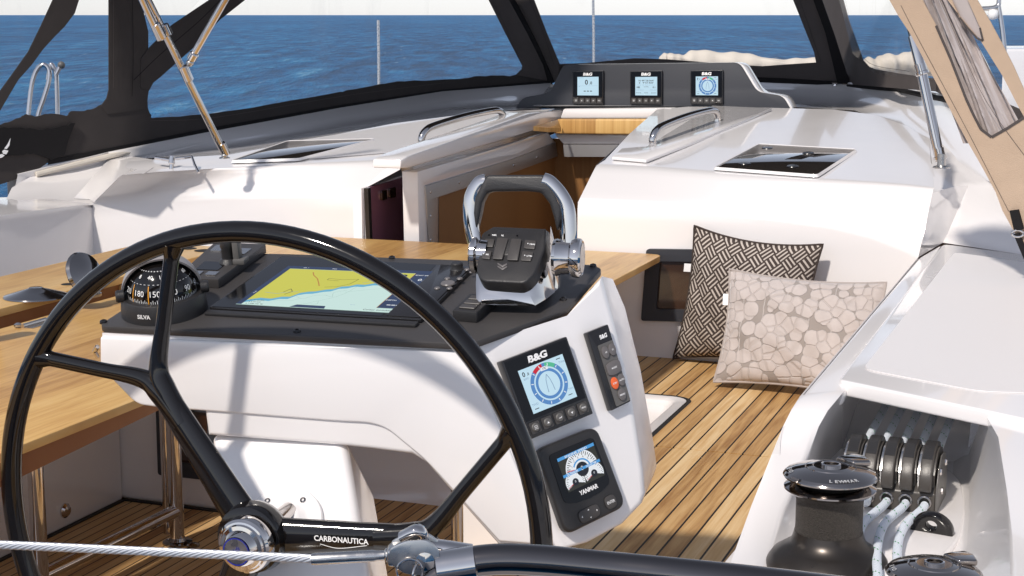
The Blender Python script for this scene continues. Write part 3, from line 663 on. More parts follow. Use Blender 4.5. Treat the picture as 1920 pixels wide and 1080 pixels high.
lh=(hh-.012)*.50+.012*.50+.0245; tc=W(640,1012,lh); dA=(W(693,1016,lh)-W(588,1008,lh)).normalized()
m_=text_mb('CARBONAUTICA',tc+wn_*.001,dA,wn_.cross(dA),.0102,bold=.02,width=.102); obj('lettering',m_,'white',wheel)
mb=MB(); pp=smooth_path([W(600,1020,lh+.001),W(635,1028,lh+.001),W(688,1023,lh+.001)],6)
for a,b_ in zip(pp,pp[1:]): mb.face([a-w2*.0005,b_-w2*.0005,b_+w2*.0006,a+w2*.0006])
obj('lettering_swoosh',mb,'white',wheel)
# ---------------------------------------------------------------- chart plotter
plot=thing('chart_plotter','flush chart plotter showing a yellow and pale green coastal chart in the console top','chart plotter',C(600,560))
# plate frame for the top of the console
PQ=Quad(C(392,584),C(790,607),C(889,507),C(528,487))
mb=MB(); PQ.slab(mb,0,0,1,1,.0,.009,r=.006); mb.bevel(.002,2,50); obj('bezel',mb,'blacksm',plot)
mb=MB(); PQ.slab(mb,0.005,-.075,.995,-.015,0,.007,r=.003); mb.bevel(.002,2,50); obj('front_strip',mb,'black',plot)
mb=MB(); PQ.slab(mb,0.012,.012,.815,.985,.009,.0098,r=.003); obj('glass',mb,'glassblk',plot)
SQ=Quad(C(442,570,.0104),C(741,587,.0104),C(827,510,.0104),C(541,499,.0104))
mb=MB(); mb.face(SQ.rect(0,0,1,1,0)); scr=obj('screen',mb,'e_sea',plot)
def flat(q,pts,h,mat,name,parent): 
    m_=MB(); m_.face([q(u,v,h) for u,v in pts]); return obj(name,m_,mat,parent,smooth=0)
coast=[(.03,.10),(.10,.17),(.17,.16),(.22,.22),(.27,.23),(.30,.33),(.34,.37),(.38,.385),(.43,.44),(.47,.46),(.50,.53),(.545,.55),(.58,.60),(.63,.60),(.68,.65),(.74,.66),(.80,.74),(.855,.78)]
def tri_strip(q,low_,hi_,h,mat,name,parent):
    m_=MB()
    for i in range(len(low_)-1): m_.face([q(*low_[i],h),q(*low_[i+1],h),q(*hi_[i+1],h),q(*hi_[i],h)])
    return obj(name,m_,mat,parent,smooth=0)
tri_strip(SQ,[(u,max(v-.05,.03)) for u,v in coast],[(u,v+.03) for u,v in coast],.0002,'e_shal','chart_shallows',scr)
tri_strip(SQ,coast,[(u,.93) for u,v in coast],.0004,'e_land','chart_land',scr)
m_=MB(); SQ.line(m_,coast,.0011,.0006); obj('chart_coastline',m_,'e_grey',scr,smooth=0)
m_=MB(); SQ.line(m_,[(.08,.31),(.16,.29),(.22,.34),(.28,.36)],.0013,.0006); SQ.line(m_,[(.60,.64),(.66,.70),(.72,.69),(.80,.78)],.001,.0006); obj('chart_river',m_,'e_grey',scr,smooth=0)
m_=MB(); SQ.line(m_,[(.36,.72),(.45,.70),(.55,.73),(.53,.60),(.47,.52),(.40,.50)],.0011,.0007); SQ.line(m_,[(.36,.72),(.36,.68),(.44,.665)],.0011,.0007); SQ.line(m_,[(.19,.33),(.21,.42),(.24,.36),(.215,.28)],.0014,.0007); SQ.line(m_,[(.72,.88),(.76,.83),(.80,.86)],.0009,.0007); obj('chart_border',m_,'e_line',scr,smooth=0)
m_=MB(); SQ.line(m_,[(.21,.86),(.24,.78),(.29,.70),(.33,.60),(.36,.52)],.0024,.0007); SQ.line(m_,[(.62,.70),(.64,.78),(.68,.82)],.0016,.0007); obj('chart_road',m_,'e_track',scr,smooth=0)
for cc_ in ([(.30,.25),(.36,.20),(.40,.28),(.46,.31),(.52,.28),(.50,.38),(.56,.45)],[(.2,.12),(.3,.14),(.34,.2)],[(.56,.40),(.7,.5),(.84,.55)],[(.35,.02),(.55,.30),(.60,.60)],[(.40,.10),(.48,.09),(.47,.17)]):
    m_=MB(); SQ.line(m_,smooth_path([V((u,v,0)) for u,v in cc_],4) and [(p.x,p.y) for p in smooth_path([V((u,v,0)) for u,v in cc_],4)],.0007,.0006); obj('chart_contour',m_,'e_contour',scr,smooth=0)
flat(SQ,[(0,0),(.035,0),(.035,1),(0,1)],.0007,'e_navy','side_bar',scr)
flat(SQ,[(.035,.93),(1,.93),(1,1),(.035,1)],.0007,'e_navy','title_bar',scr)
flat(SQ,[(.86,.085),(1,.085),(1,.93),(.86,.93)],.0007,'e_navy','data_column',scr)
flat(SQ,[(.34,.0),(.56,.0),(.55,.06),(.37,.06)],.0008,'e_navy','menu_tab',scr)
flat(SQ,[(.857,.085),(.8605,.085),(.8605,.93),(.857,.93)],.0008,'e_track','column_edge',scr)
for tx,u,v,s,mt in (('BOAT SPEED',.925,.885,.0042,'e_white'),('0.0',.945,.775,.0105,'e_white'),('HDG',.895,.67,.0042,'e_white'),('176',.945,.56,.0105,'e_white'),('kn',.985,.70,.003,'e_grey'),('DEPTH',.895,.27,.0045,'e_white'),('---',.94,.16,.0032,'e_white'),('Cursor zurücksetzen',.90,.035,.0055,'e_ink'),('N 49°28.064',.10,.11,.004,'e_ink'),('E 9°57.420',.10,.065,.004,'e_ink'),('3.7 NM 156 °M',.11,.022,.004,'e_ink'),('10 sm',.70,.12,.003,'e_grey'),('Ch 1',.13,.965,.004,'e_white'),('Nav',.32,.965,.004,'e_white')):
    m_=text_mb(tx,SQ(u,v,.0009),SQ.ex,SQ.ey,s*1.1,bold=.015); obj('lettering',m_,mt,scr,smooth=0)
m_=text_mb('Menü',SQ(.018,.30,.0009),SQ.ey,-SQ.ex,.0035); obj('lettering',m_,'e_white',scr,smooth=0)
m_=MB(); m_.face(SQ.circ(.80,.86,.0075,.0008)); cmp_=obj('north_marker',m_,'e_ink',scr,smooth=0); obj('lettering',text_mb('N',SQ(.80,.86,.001),SQ.ex,SQ.ey,.005),'e_white',cmp_,smooth=0)
# key pad of the plotter
mb=MB(); PQ.slab(mb,.835,.02,.992,.98,.009,.0115,r=.004); mb.bevel(.001,2,50); kp=obj('keypad',mb,'blacksm',plot)
KN=C(857,504,.0115); mb=MB(); mb.lathe([(0,.014),(.010,.014),(.0125,.012),(.013,.003),(.015,0)],KN,cn,24); obj('rotary_knob',mb,'black',kp)
for x,y,r in ((876,506,.006),(884,511,.005),(839,523,.0062),(862,523,.0062),(845,532,.0),(820,541,.0062),(843,541,.0062)):
    if r: m_=MB(); m_.lathe([(0,.0025),(r*.8,.0025),(r,.001),(r,0)],C(x,y,.0115),cn,20); obj('key',m_,'btnlt',kp)
mb=MB(); mb.lathe([(0,.003),(.013,.003),(.0145,.001),(.0145,0)],C(840,532,.0115),cn,28); obj('cursor_pad',mb,'btnlt',kp)
# ---------------------------------------------------------------- small switch boxes
def swbox(pts,h,label,n=3):
    base=C(*pts[0]); t_=thing('switch_box',label,'switch',base)
    q=Quad(*[C(*p) for p in pts]); m_=MB(); q.slab(m_,0,0,1,1,0,h,r=.003); m_.bevel(.002,2,50); obj('housing',m_,'black',t_)
    for k in range(n):
        v0=.12+.76*k/n; m_=MB(); q.slab(m_,.18,v0,.82,v0+.6/n,h,h+.003,r=.002); m_.bevel(.001,1,50); obj('button',m_,'btn',t_)
    m_=MB(); m_.face(q.circ(.5,.12+.76*(n-1)/n+.3/n,.003,h+.0034,12)); obj('symbol',m_,'whitegray',t_,smooth=0)
    return t_
swbox([(849,602),(895,606),(930,573),(882,570)],.022,'small black three button switch box below the throttle on the console')
swbox([(912,562),(950,566),(972,550),(934,547)],.016,'tiny black one button switch block in front of the chrome throttle base',1)
# ---------------------------------------------------------------- engine throttle
thr=thing('engine_throttle','chrome and black engine throttle with arched grip on the console top','throttle',C(960,560))
tb=[C(893,560),C(905,570),C(1004,572),C(1040,545),C(1042,500),C(905,500)]
mb=MB(); mb.prism(rnd_poly(tb,.012),cn*.055); mb.bevel(.004,3,50); obj('base',mb,'chrome',thr,smooth=40)
hcL=D(890,480,3.09); 
pb_=C(1000,545)
# hub axle lies along ce above the base
hubC=D(1055,483,3.05); ax=ce
m0=hubC-ax*.02
mb=MB(); mb.lathe([(.020,-.004),(.034,-.002),(.036,.004),(.033,.012),(.031,.030),(.036,.034),(.038,.042),(.037,.050),(.033,.053),(.031,.051),(.0,.050)],hubC-ax*.015,ax,44); hb=obj('hub',mb,'chrome',thr,smooth=35)
mb=MB(); mb.lathe([(0,.054),(.028,.054),(.0305,.052),(.0305,.049)],hubC-ax*.0155,ax,40); obj('hub_cap',mb,'darksteel',hb)
hubL=hubC-ax*.165
mb=MB(); mb.lathe([(.0,.0),(.030,.0),(.036,.004),(.036,.012),(.030,.016),(.030,.034)],hubL-ax*.014,ax,40); obj('hub',mb,'chrome',thr,smooth=35)
# body between the hubs
md=chz
def TB(x,y,d): return D(x,y,d)
top_=[TB(931,411,3.10),TB(1030,415,3.06),TB(1020,466,3.02),TB(1002,514,2.985),TB(982,531,2.98),TB(902,527,3.0),TB(892,508,3.01),TB(903,432,3.07)]
tn=(top_[1]-top_[0]).cross(top_[5]-top_[0]).normalized()
if tn.dot(cA)>0: tn=-tn
TP0=top_[3]
def TQ(x,y,h=0): return on(x,y,TP0+tn*h,tn)
outl=[TQ(*p) for p in ((925,424),(1024,428),(1021,466),(1003,512),(984,531),(903,527),(893,509),(903,437))]
up=[TQ(925,424),TQ(1024,428)]
# side profile swept between left and right: front panel, rounded top, back
mb=MB()
bdir=chz*.075
fro=rnd_poly(outl,[.004,.004,.0,.012,.012,.012,.01,.008])
mb.prism([p-tn*.030 for p in fro],tn*.030); mb.bevel(.004,3,50); obj('body',mb,'black',thr,smooth=40)
uk=(TQ(975,430)-TQ(960,500)); uk=(uk-ce*uk.dot(ce)).normalized(); tk=ce.cross(uk); tk=tk if tk.dot(tn)>0 else -tk
o_=TQ(976,447,-.001); pr=[(-.045,0),(.010,0)]+[(.010+.026*math.sin(R_(g)),-.026+.026*math.cos(R_(g))) for g in range(15,106,15)]+[(.012,-.060),(-.05,-.065)]
mb=MB(); mb.prism([o_-ce*.050+uk*p[0]+tk*p[1] for p in pr],ce*.100); mb.bevel(.005,3,50); obj('top_cover',mb,'black',thr,smooth=40)
mb=MB(); sk=[TQ(1021,430,-.004),TQ(1030,418,-.03),TQ(1043,440,-.055),TQ(1042,520,-.06),C(1041,545,.03),C(1004,572,.05),TQ(1002,516,-.004)]
mb=MB(); lowp=[TQ(893,508,-.03),TQ(901,527,-.02),TQ(984,531,-.02),TQ(1004,513,-.02),TQ(1020,470,-.03),TQ(1022,430,-.04)]
b0=[C(893,560,.03),C(903,571,.02),C(1003,573,.02),C(1025,560,.02),C(1040,548,.02),C(1042,515,.03)]
mb.ring_loft([lowp,[p*.5+q*.5+(-chz)*.003 for p,q in zip(lowp,b0)],b0],closed=False)
mb.ring_loft([[p+chz*.06 for p in reversed(lowp)],[p+chz*.06 for p in reversed(b0)]],closed=False); obj('cowling',mb,'chrome',thr,smooth=60)
# keys on the sloping front
def tkey(pts,mat='btn',h=.003,name='key',r=.003):
    m_=MB(); m_.prism(rnd_poly([TQ(x,y,.0) for x,y in pts],r),tn*h); m_.bevel(.0012,2,50); return obj(name,m_,mat,thr)
tkey([(910,449),(928,450),(925,465),(907,464)]); tkey([(906,471),(923,472),(919,488),(903,486)])
tkey([(934,448),(954,450),(943,489),(924,488)],h=.005); tkey([(960,450),(979,451),(972,491),(951,490)],h=.005)
tkey([(985,451),(1006,453),(1003,469),(982,467)]); tkey([(980,472),(1001,474),(996,491),(976,490)])
kx=(TQ(1006,453)-TQ(910,449)).normalized(); ky=tn.cross(kx)
for tx,x,y,s in (('NEUTRAL',934,441,.0042),('TROL',998,458,.0036),('UTRL',993,480,.0036),('SEL',914,477,.0036)):
    obj('lettering',text_mb(tx,TQ(x,y,.0036),kx,ky,s,bold=.02),'white',thr,smooth=0)
for x,y in ((917,441),(970,442)):
    m_=MB(); m_.lathe([(0,.0012),(.0018,.001),(.002,0)],TQ(x,y),tn,10); obj('indicator',m_,'glassblk',thr)
for x,y in ((990,457),(984,479),(907,476)):
    m_=MB(); m_.lathe([(0,.0012),(.0011,.001),(.0012,0)],TQ(x,y,.003),tn,8); obj('indicator',m_,'white',thr)
for dy in (0,5):
    tkey([(933,493+dy),(942,498+dy),(951,494+dy),(951,497+dy),(942,502+dy),(933,496+dy)],'btnlt',.0015,'chevron',0)
# grip
gn=(chz+V((0,0,-.12))).normalized()
def GP(x,y,h=0): return on(x,y,hubC+gn*h,gn)
lp=[GP(890,455,.0),GP(884,425),GP(882,385),GP(887,362),GP(899,344),GP(912,340)]
rp=[GP(1018,340),GP(1030,345),GP(1049,366),GP(1062,392),GP(1066,430),GP(1066,455)]
mb=MB(); sp_=smooth_path(rp,6); mb.tube(sp_,[(.0125,.017)]*len(sp_),16); obj('grip_arm',mb,'chrome',thr,smooth=50)
mb=MB(); sp_=smooth_path(lp,6); mb.tube(sp_,[(.010,.015)]*len(sp_),16); obj('grip_arm',mb,'chrome',thr,smooth=50)
outer=[GP(892,432,-.012),GP(887,400,-.012),GP(890,372,-.012),GP(902,345,-.012),GP(912,328,-.012),GP(1018,328,-.012),GP(1036,352,-.012),GP(1053,388,-.012),GP(1052,410,-.012),GP(1044,435,-.012),GP(1038,408,-.012),GP(1030,382,-.012),GP(1014,361,-.012),GP(985,358,-.012),GP(925,359,-.012),GP(913,361,-.012),GP(903,380,-.012),GP(899,402,-.012)]
mb=MB(); mb.prism(outer,gn*.034); mb.bevel(.006,4,40); obj('grip',mb,'black',thr,smooth=60)
# ---------------------------------------------------------------- compass
cp=C(309,582); cx_=ce; cy_=cf
comp=thing('steering_compass','black domed steering compass with grey hood on the left of the console','compass',cp)
mb=MB(); mb.lathe([(.083,0),(.0825,.01),(.080,.034),(.078,.0375),(.066,.038),(.062,.034),(.0,.034)],cp,cn,56); obj('base',mb,'black',comp,smooth=35)
sc=cp+cn*.040; Rs=.0655
vd=(cC-sc); vh=(vd-cn*vd.dot(cn)).normalized()        # towards the helmsman
vs=vh.cross(cn)*-1
if vs.dot(cR)<0: vs=-vs
def SP(az,el,r=Rs): return sc+(vh*math.cos(az)*math.cos(el)+vs*math.sin(az)*math.cos(el)+cn*math.sin(el))*r
mb=MB(); mb.lathe([(Rs*math.cos(t),Rs*math.sin(t)) for t in [R_(-12+102*k/20) for k in range(21)]],sc,cn,56); dome=obj('dome',mb,'carbon',comp,smooth=60)
mb=MB(); ticks=MB()
for k in range(-30,27):
    az=R_(k*3.6+4); h=5 if k%2==0 else 3.2
    a0,a1=az-R_(.5),az+R_(.5); e0,e1=R_(-2),R_(-2+h*1.3)
    ticks.face([SP(a0,e0,Rs+.0004),SP(a1,e0,Rs+.0004),SP(a1,e1,Rs+.0004),SP(a0,e1,Rs+.0004)])
obj('scale_ticks',ticks,'white',dome,smooth=0)
def stext(tx,az,el,size,tilt=0,mat='white'):
    az,el=R_(az),R_(el); c=SP(az,el,Rs+.0012); n_=(c-sc).normalized(); ex=(SP(az+.02,el)-SP(az-.02,el)).normalized(); ey=n_.cross(ex)
    obj('numeral',text_mb(tx,c,ex,ey,size*.9,bold=.0,width=size*.54*len(tx)),mat,dome,smooth=0)
for tx,az in (('210',-72),('180',-42),('150',-13),('120',16),('90',47),('60',76)): stext(tx,az,15,.0125)
for tx,az in (('8',-50),('40',-24),('120',6),('80',34),('60',62)): stext(tx,az,43,.009)
mb=MB()
for k in range(40):
    a0,a1=R_(k*9-180),R_(k*9-176); mb.face([SP(a0,R_(30),Rs+.0004),SP(a1,R_(30),Rs+.0004),SP(a1,R_(31),Rs+.0004),SP(a0,R_(31),Rs+.0004)])
    mb.face([SP(a0,R_(54),Rs+.0004),SP(a1,R_(54),Rs+.0004),SP(a1,R_(56),Rs+.0004),SP(a0,R_(56),Rs+.0004)])
obj('card_ring',mb,'whitegray',dome,smooth=0)
M['lub']=mk('orange_lubber',(.75,.33,.03),.4)
for az in (-58,-25):
    mb=MB(); 
    for k in range(10):
        e0,e1=R_(-4+k*3.2),R_(-4+(k+1)*3.2); a0,a1=R_(az-.8),R_(az+.8); mb.face([SP(a0,e0,Rs+.001),SP(a1,e0,Rs+.001),SP(a1,e1,Rs+.001),SP(a0,e1,Rs+.001)])
    obj('lubber_line',mb,'lub',dome,smooth=0)
# hood: a shell behind and above the dome, open to the helm
M['hood']=mk('hood_grey',(.33,.31,.31),.38,metal=.2)
mb=MB(); pitch=R_(30)
def HP(s_,t_,r):   # s_ across -90..90, t_ from the front edge back
    # sweep of a half circle hinged on the side pivots
    a=R_(s_); ph=R_(t_); side=math.sin(a); rad=math.cos(a)
    return sc+vs*(side*r)+(vh*math.cos(ph)+cn*math.sin(ph))*(rad*r)
rings=[]
for t_ in range(72,186,6): rings.append([HP(s_,t_,.0775) for s_ in range(-90,91,6)])
mb.ring_loft(rings,closed=False); mb.ring_loft([[HP(s_,72,.0775) for s_ in range(-90,91,6)],[HP(s_,72,.0735) for s_ in range(-90,91,6)]]+[[HP(s_,t_,.0735) for s_ in range(-90,91,6)] for t_ in range(78,186,6)],closed=False)
mb.b.verts.ensure_lookup_table(); obj('hood',mb,'hood',comp,smooth=50,weld=True)
for s_ in (-1,1):
    mb=MB(); mb.lathe([(0,.012),(.010,.012),(.012,.009),(.012,-.004)],sc+vs*(.0765*s_)+vh*.012+cn*.004,vs*s_,20); obj('pivot_knob',mb,'black',comp)
bp=cp+cn*.018+(vh*.90-vs*.50).normalized()*.0826
fx=(cn.cross((bp-cp-cn*.018).normalized()))
nn_=(bp-cp-cn*.018).normalized(); ex=cn.cross(nn_).normalized()
obj('lettering',text_mb('SILVA',bp,ex,cn,.0085,bold=.03,width=.027),'white',comp,smooth=0)
# ---------------------------------------------------------------- thruster control
tq=Quad(C(330,538),C(411,541),C(500,474),C(405,470))
tj=thing('thruster_control','dark raised bow thruster panel with black joystick behind the compass','control panel',C(410,510))
mb=MB(); tq.slab(mb,0,0,1,1,0,.020,r=.002); mb.bevel(.0015,2,50); pl_=obj('panel',mb,'panel',tj)
mb=MB(); tq.slab(mb,.25,.22,.75,.44,.020,.0215,r=.002); obj('display',mb,'glassblk',tj)
for u in (.15,.5): 
    mb=MB(); tq.slab(mb,u+.1,.08,u+.34,.17,.020,.0225,r=.001); obj('button',mb,'steel',tj)
for u,v in ((.12,.72),(.66,.66)):
    mb=MB(); tq.slab(mb,u,v,u+.22,v+.16,.020,.023,r=.002); obj('button',mb,'steel',tj)
jb=C(428,492,.02); mb=MB(); mb.lathe([(.020,0),(.017,.006),(.0125,.010),(.0125,.030),(.0145,.036),(.0135,.052),(.010,.056),(0,.057)],jb,(cn+ce*.02).normalized(),28); obj('joystick',mb,'black',tj,smooth=40)
mb=MB(); mb.box(jb+ce*.022+cn*.028,(.014,.022,.055),(ce,cf,cn)); mb.box(jb+ce*.028+cn*.006,(.026,.03,.012),(ce,cf,cn)); mb.bevel(.003,2); obj('lock_lever',mb,'grayplastic',tj)
# ---------------------------------------------------------------- instruments
def px(x,y): return (900+x/2.57,600+y/2.57)
def dial(q,uc,vc,r,par,h):
    m_=MB(); q.ring(m_,uc,vc,r*.80,r,h); obj('dial_ring',m_,'e_blue',par,smooth=0)
    m_=MB(); q.ring(m_,uc,vc,r*.58,r*.72,h); obj('dial_ring',m_,'e_blue',par,smooth=0)
    m_=MB(); q.ring(m_,uc,vc,r*.80,r,h+.0002,R_(95),R_(130),8); obj('dial_sector',m_,'e_red',par,smooth=0)
    m_=MB(); q.ring(m_,uc,vc,r*.80,r,h+.0002,R_(50),R_(85),8); obj('dial_sector',m_,'e_green',par,smooth=0)
    m_=MB()
    for k in range(12):
        t=R_(30*k+15); c=q(uc,vc,h+.0003); d=q.ex*math.cos(t)+q.ey*math.sin(t); s_=q.n.cross(d)*r*.02; m_.face([c+d*r*.84-s_,c+d*r*.84+s_,c+d*r*.96+s_,c+d*r*.96-s_])
    obj('dial_marks',m_,'e_white',par,smooth=0)
    m_=MB(); c=q(uc,vc,h+.0002); 
    for s_ in (-1,1):
        pts=[c+q.ey*r*.45,c+q.ey*r*.2+q.ex*s_*r*.11,c-q.ey*r*.1+q.ex*s_*r*.16,c-q.ey*r*.38+q.ex*s_*r*.18]
        for a,b_ in zip(pts,pts[1:]): o_=q.ex*r*.018; m_.face([a-o_,a+o_,b_+o_,b_-o_])
    obj('boat_outline',m_,'e_grey',par,smooth=0)
def display(q,label,mode,depth=.018,group=None):
    t_=thing('instrument_display',label,'display',q(.5,0),group)
    m_=MB(); q.slab(m_,0,0,1,1,.001,depth,r=q.w*.02); m_.bevel(q.w*.015,2,50); obj('housing',m_,'blacksm',t_)
    m_=MB(); q.slab(m_,.03,.215,.97,.975,depth,depth+.0006,r=q.w*.015); obj('glass',m_,'glassblk',t_)
    h=depth+.001; m_=MB(); m_.face(q.rect(.167,.27,.85,.82,h)); s_=obj('screen',m_,'e_scr',t_,smooth=0)
    obj('lettering',text_mb('B&G',q(.5,.90,h),q.ex,q.ey,q.w*.092,bold=.045,shear=.12,width=q.w*.30),'white',t_,smooth=0)
    for k in range(5):
        u=.125+.1875*k; m_=MB(); q.slab(m_,u-.075,.045,u+.075,.185,depth,depth+.0015,r=q.w*.02); b=obj('key',m_,'btn',t_)
        m_=MB(); m_.lathe([(0,q.w*.02),(q.w*.045,q.w*.02),(q.w*.055,q.w*.008),(q.w*.055,0)],q(u,.115,depth+.0015),q.n,20); obj('key_cap',m_,'grayplastic',b)
        z_=depth+.0018+q.w*.02; m_=MB()
        if k==1: m_.face([q(u-.018,.103,z_),q(u+.018,.103,z_),q(u,.128,z_)])
        elif k==3: m_.face([q(u-.018,.125,z_),q(u,.10,z_),q(u+.018,.125,z_)])
        elif k==2: q.line(m_,[(u+.02,.125),(u+.02,.11),(u-.02,.11)],q.w*.008,z_)
        elif k==0:
            for i in range(3):
                for j in range(3): m_.face(q.circ(u-.018+i*.018,.097+j*.018,q.w*.006,z_,6))
        else: m_=text_mb('MENU',q(u,.12,z_),q.ex,q.ey,q.w*.018,bold=.02)
        obj('key_symbol',m_,'white',b,smooth=0)
    def tx(s,u,v,size,mat='e_ink',**k): obj('lettering',text_mb(s,q(u,v,h+.0006),q.ex,q.ey,q.w*size,**k),mat,s_,smooth=0)
    if mode=='wind':
        dial(q,.53,.545,q.w*.27,s_,h+.0002)
        tx('0',.225,.755,.062,bold=.02); tx('.0',.285,.745,.035,bold=.02); tx('BSPD',.24,.695,.024,'e_grey')
        tx('---',.765,.785,.010,bold=.03); tx('TWA',.80,.735,.028,'e_grey'); tx('TWS',.80,.39,.028,'e_grey'); tx('---',.765,.325,.010,bold=.03)
        tx('TWD',.235,.37,.028,'e_grey'); tx('---',.24,.315,.010,bold=.03)
        m_=MB(); m_.face(q.rect(.475,.715,.585,.76,h+.0004)); bx_=obj('heading_box',m_,'e_white',s_,smooth=0); tx('176',.53,.738,.026,bold=.02)
    elif mode=='speed':
        tx('0',.46,.66,.15,bold=.02); tx('.0',.60,.64,.09,bold=.02); tx('BOAT SPEED',.28,.79,.022,'e_grey'); tx('kn',.82,.79,.022,'e_grey'); tx('TRIP',.23,.53,.022,'e_grey')
        m_=MB(); q.line(m_,[(.2,.555),(.83,.555)],q.w*.004,h+.0004); obj('divider',m_,'e_grey',s_,smooth=0)
        for k in range(3): 
            m_=MB(); m_.face(q.rect(.37+k*.10,.385,.44+k*.10,.408,h+.0004)); obj('dash_mark',m_,'e_ink',s_,smooth=0)
    else:
        tx('N 49°28.064\'',.51,.71,.05,bold=.01,width=q.w*.47); tx('E   9°57.420\'',.51,.645,.05,bold=.01,width=q.w*.45); tx('POS',.21,.79,.02,'e_grey'); tx('COG  °M  15.59.35  UTC',.5,.575,.022,'e_grey',width=q.w*.55)
        tx('188',.26,.51,.055,bold=.02); tx('0.1',.75,.51,.055,bold=.02); tx('15:59:46',.51,.525,.03,'e_ink'); tx('VARIATION 2°E',.31,.43,.026,'e_grey'); tx('LOCAL TIME',.72,.43,.026,'e_grey')
        tx('----',.27,.345,.012); tx('----',.74,.345,.012); tx('---',.51,.345,.012)
    return t_
dq=Quad(CH(*px(215,580)),CH(*px(518,455)),CH(*px(390,85)),CH(*px(75,205)))
display(dq,'large square wind display with round blue dial on the console side','wind',.022)
# engine panel
yq=Quad(CH(*px(385,1040)),CH(*px(676,897)),CH(*px(532,513)),CH(*px(243,630)))
ep=thing('engine_display','rounded black engine display with three white gauges low on the console side','display',yq(.5,0))
mb=MB(); mb.prism(yq.rect(0,0,1,1,.001,.022,6),yq.n*.024); mb.bevel(.007,4,50); obj('housing',mb,'black',ep,smooth=40)
mb=MB(); pts=[(.13,.90),(.87,.90),(.88,.33),(.70,.285),(.50,.27),(.30,.285),(.12,.33)]
mb.prism(rnd_poly([yq(u,v,.0252) for u,v in pts],[.01,.01,.012,0,0,0,.012]),yq.n*.0012); obj('glass',mb,'glassblk',ep)
eh=.0268; lq=Quad(yq(.229,.428,eh),yq(.838,.44,eh),yq(.834,.84,eh),yq(.227,.826,eh))
mb=MB(); mb.face(lq.rect(0,0,1,1)); es=obj('screen',mb,'e_olive',ep,smooth=0)
def bar(u0,v0,u1,v1,tx):
    m_=MB(); m_.face(lq.rect(u0,v0,u1,v1,.0012)); b=obj('caption_bar',m_,'e_cyan',es,smooth=0); obj('lettering',text_mb(tx,lq((u0+u1)/2,(v0+v1)/2,.0016),lq.ex,lq.ey,(v1-v0)*lq.h*.68,bold=.02,width=(u1-u0)*lq.w*.6),'e_white',b,smooth=0)
def gauge(u,v,r,t0,t1,hub,needle):
    m_=MB(); n=32; c=lq(u,v,.0004); a=lq.circ(u,v,r,.0004,n,t0,t1,False)
    for k in range(n): m_.face([c,a[k],a[k+1]])
    g_=obj('gauge_face',m_,'e_white',es,smooth=0)
    m_=MB()
    N_=22
    for k in range(N_+1):
        t=t0+(t1-t0)*k/N_; d=lq.ex*math.cos(t)+lq.ey*math.sin(t); s_=lq.n.cross(d)*r*.018; m_.face([c+lq.n*.0003+d*r*(.80 if k%2 else .72)-s_,c+lq.n*.0003+d*r*(.80 if k%2 else .72)+s_,c+lq.n*.0003+d*r*.93+s_,c+lq.n*.0003+d*r*.93-s_])
    obj('gauge_marks',m_,'e_ink',g_,smooth=0)
    m_=MB(); h_=lq.circ(u,v,hub,.0008,20); m_.face(h_); k_=obj('gauge_hub',m_,'e_ink',g_,smooth=0); obj('lettering',text_mb('0',lq(u,v,.0011)+lq.ey*hub*.15,lq.ex,lq.ey,hub*.6),'e_white',k_,smooth=0)
    m_=MB(); d=lq.ex*math.cos(needle)+lq.ey*math.sin(needle); s_=lq.n.cross(d)*r*.03; m_.face([c+lq.n*.0006+d*hub-s_,c+lq.n*.0006+d*hub+s_,c+lq.n*.0006+d*r*.95+s_*.6,c+lq.n*.0006+d*r*.95-s_*.6]); obj('gauge_needle',m_,'e_red',g_,smooth=0)
W_=lq.w
gauge(.52,.44,W_*.42,R_(8),R_(178),W_*.16,R_(168))
m_=MB(); lq.ring(m_,.52,.44,W_*.20,W_*.235,.0009,R_(10),R_(150),24); obj('gauge_arc',m_,'e_cyan',es,smooth=0)
gauge(.25,.19,W_*.25,R_(-25),R_(205),W_*.08,R_(200)); gauge(.76,.19,W_*.25,R_(-25),R_(205),W_*.08,R_(200))
bar(0,.91,1,1,'ENGINE SPEED'); bar(0,.42,.50,.50,'OIL PRESSURE'); bar(.52,.42,1,.50,'COOLANT TEMP')
for k in range(5):
    t=R_(150-k*28); obj('lettering',text_mb(str(k+1),lq(.52,.44,.001)+(lq.ex*math.cos(t)+lq.ey*math.sin(t))*W_*.27,lq.ex,lq.ey,W_*.045),'e_ink',es,smooth=0)
obj('lettering',text_mb('YANMAR',yq(.53,.366,.0268),yq.ex,yq.ey,.0085,bold=.04,shear=.1,width=yq.w*.30),'white',ep,smooth=0)
for u0,v0,u1,v1,tx in ((.25,.045,.58,.185,None),(.69,.055,.865,.205,'ENTER')):
    mb=MB(); mb.prism(yq.rect(u0,v0,u1,v1,.025,.010,5),yq.n*.003); mb.bevel(.001,2,50); k_=obj('key',mb,'btn',ep)
    if tx: obj('lettering',text_mb(tx,yq((u0+u1)/2,(v0+v1)/2,.0285),yq.ex,yq.ey,.0055,bold=.01,width=.0175),'white',k_,smooth=0)
    else:
        for du,dv,r_ in ((0,.045,0),(0,-.045,180),(-.12,0,90),(.12,0,270)):
            t=R_(r_); c=yq((u0+u1)/2+du,(v0+v1)/2+dv,.0285); a=yq.ex*math.cos(t)+yq.ey*math.sin(t); b_=yq.n.cross(a); m_=MB(); m_.face([c-a*.002-b_*.001,c+a*.002-b_*.001,c+b_*.0016]); obj('key_symbol',m_,'white',k_,smooth=0)
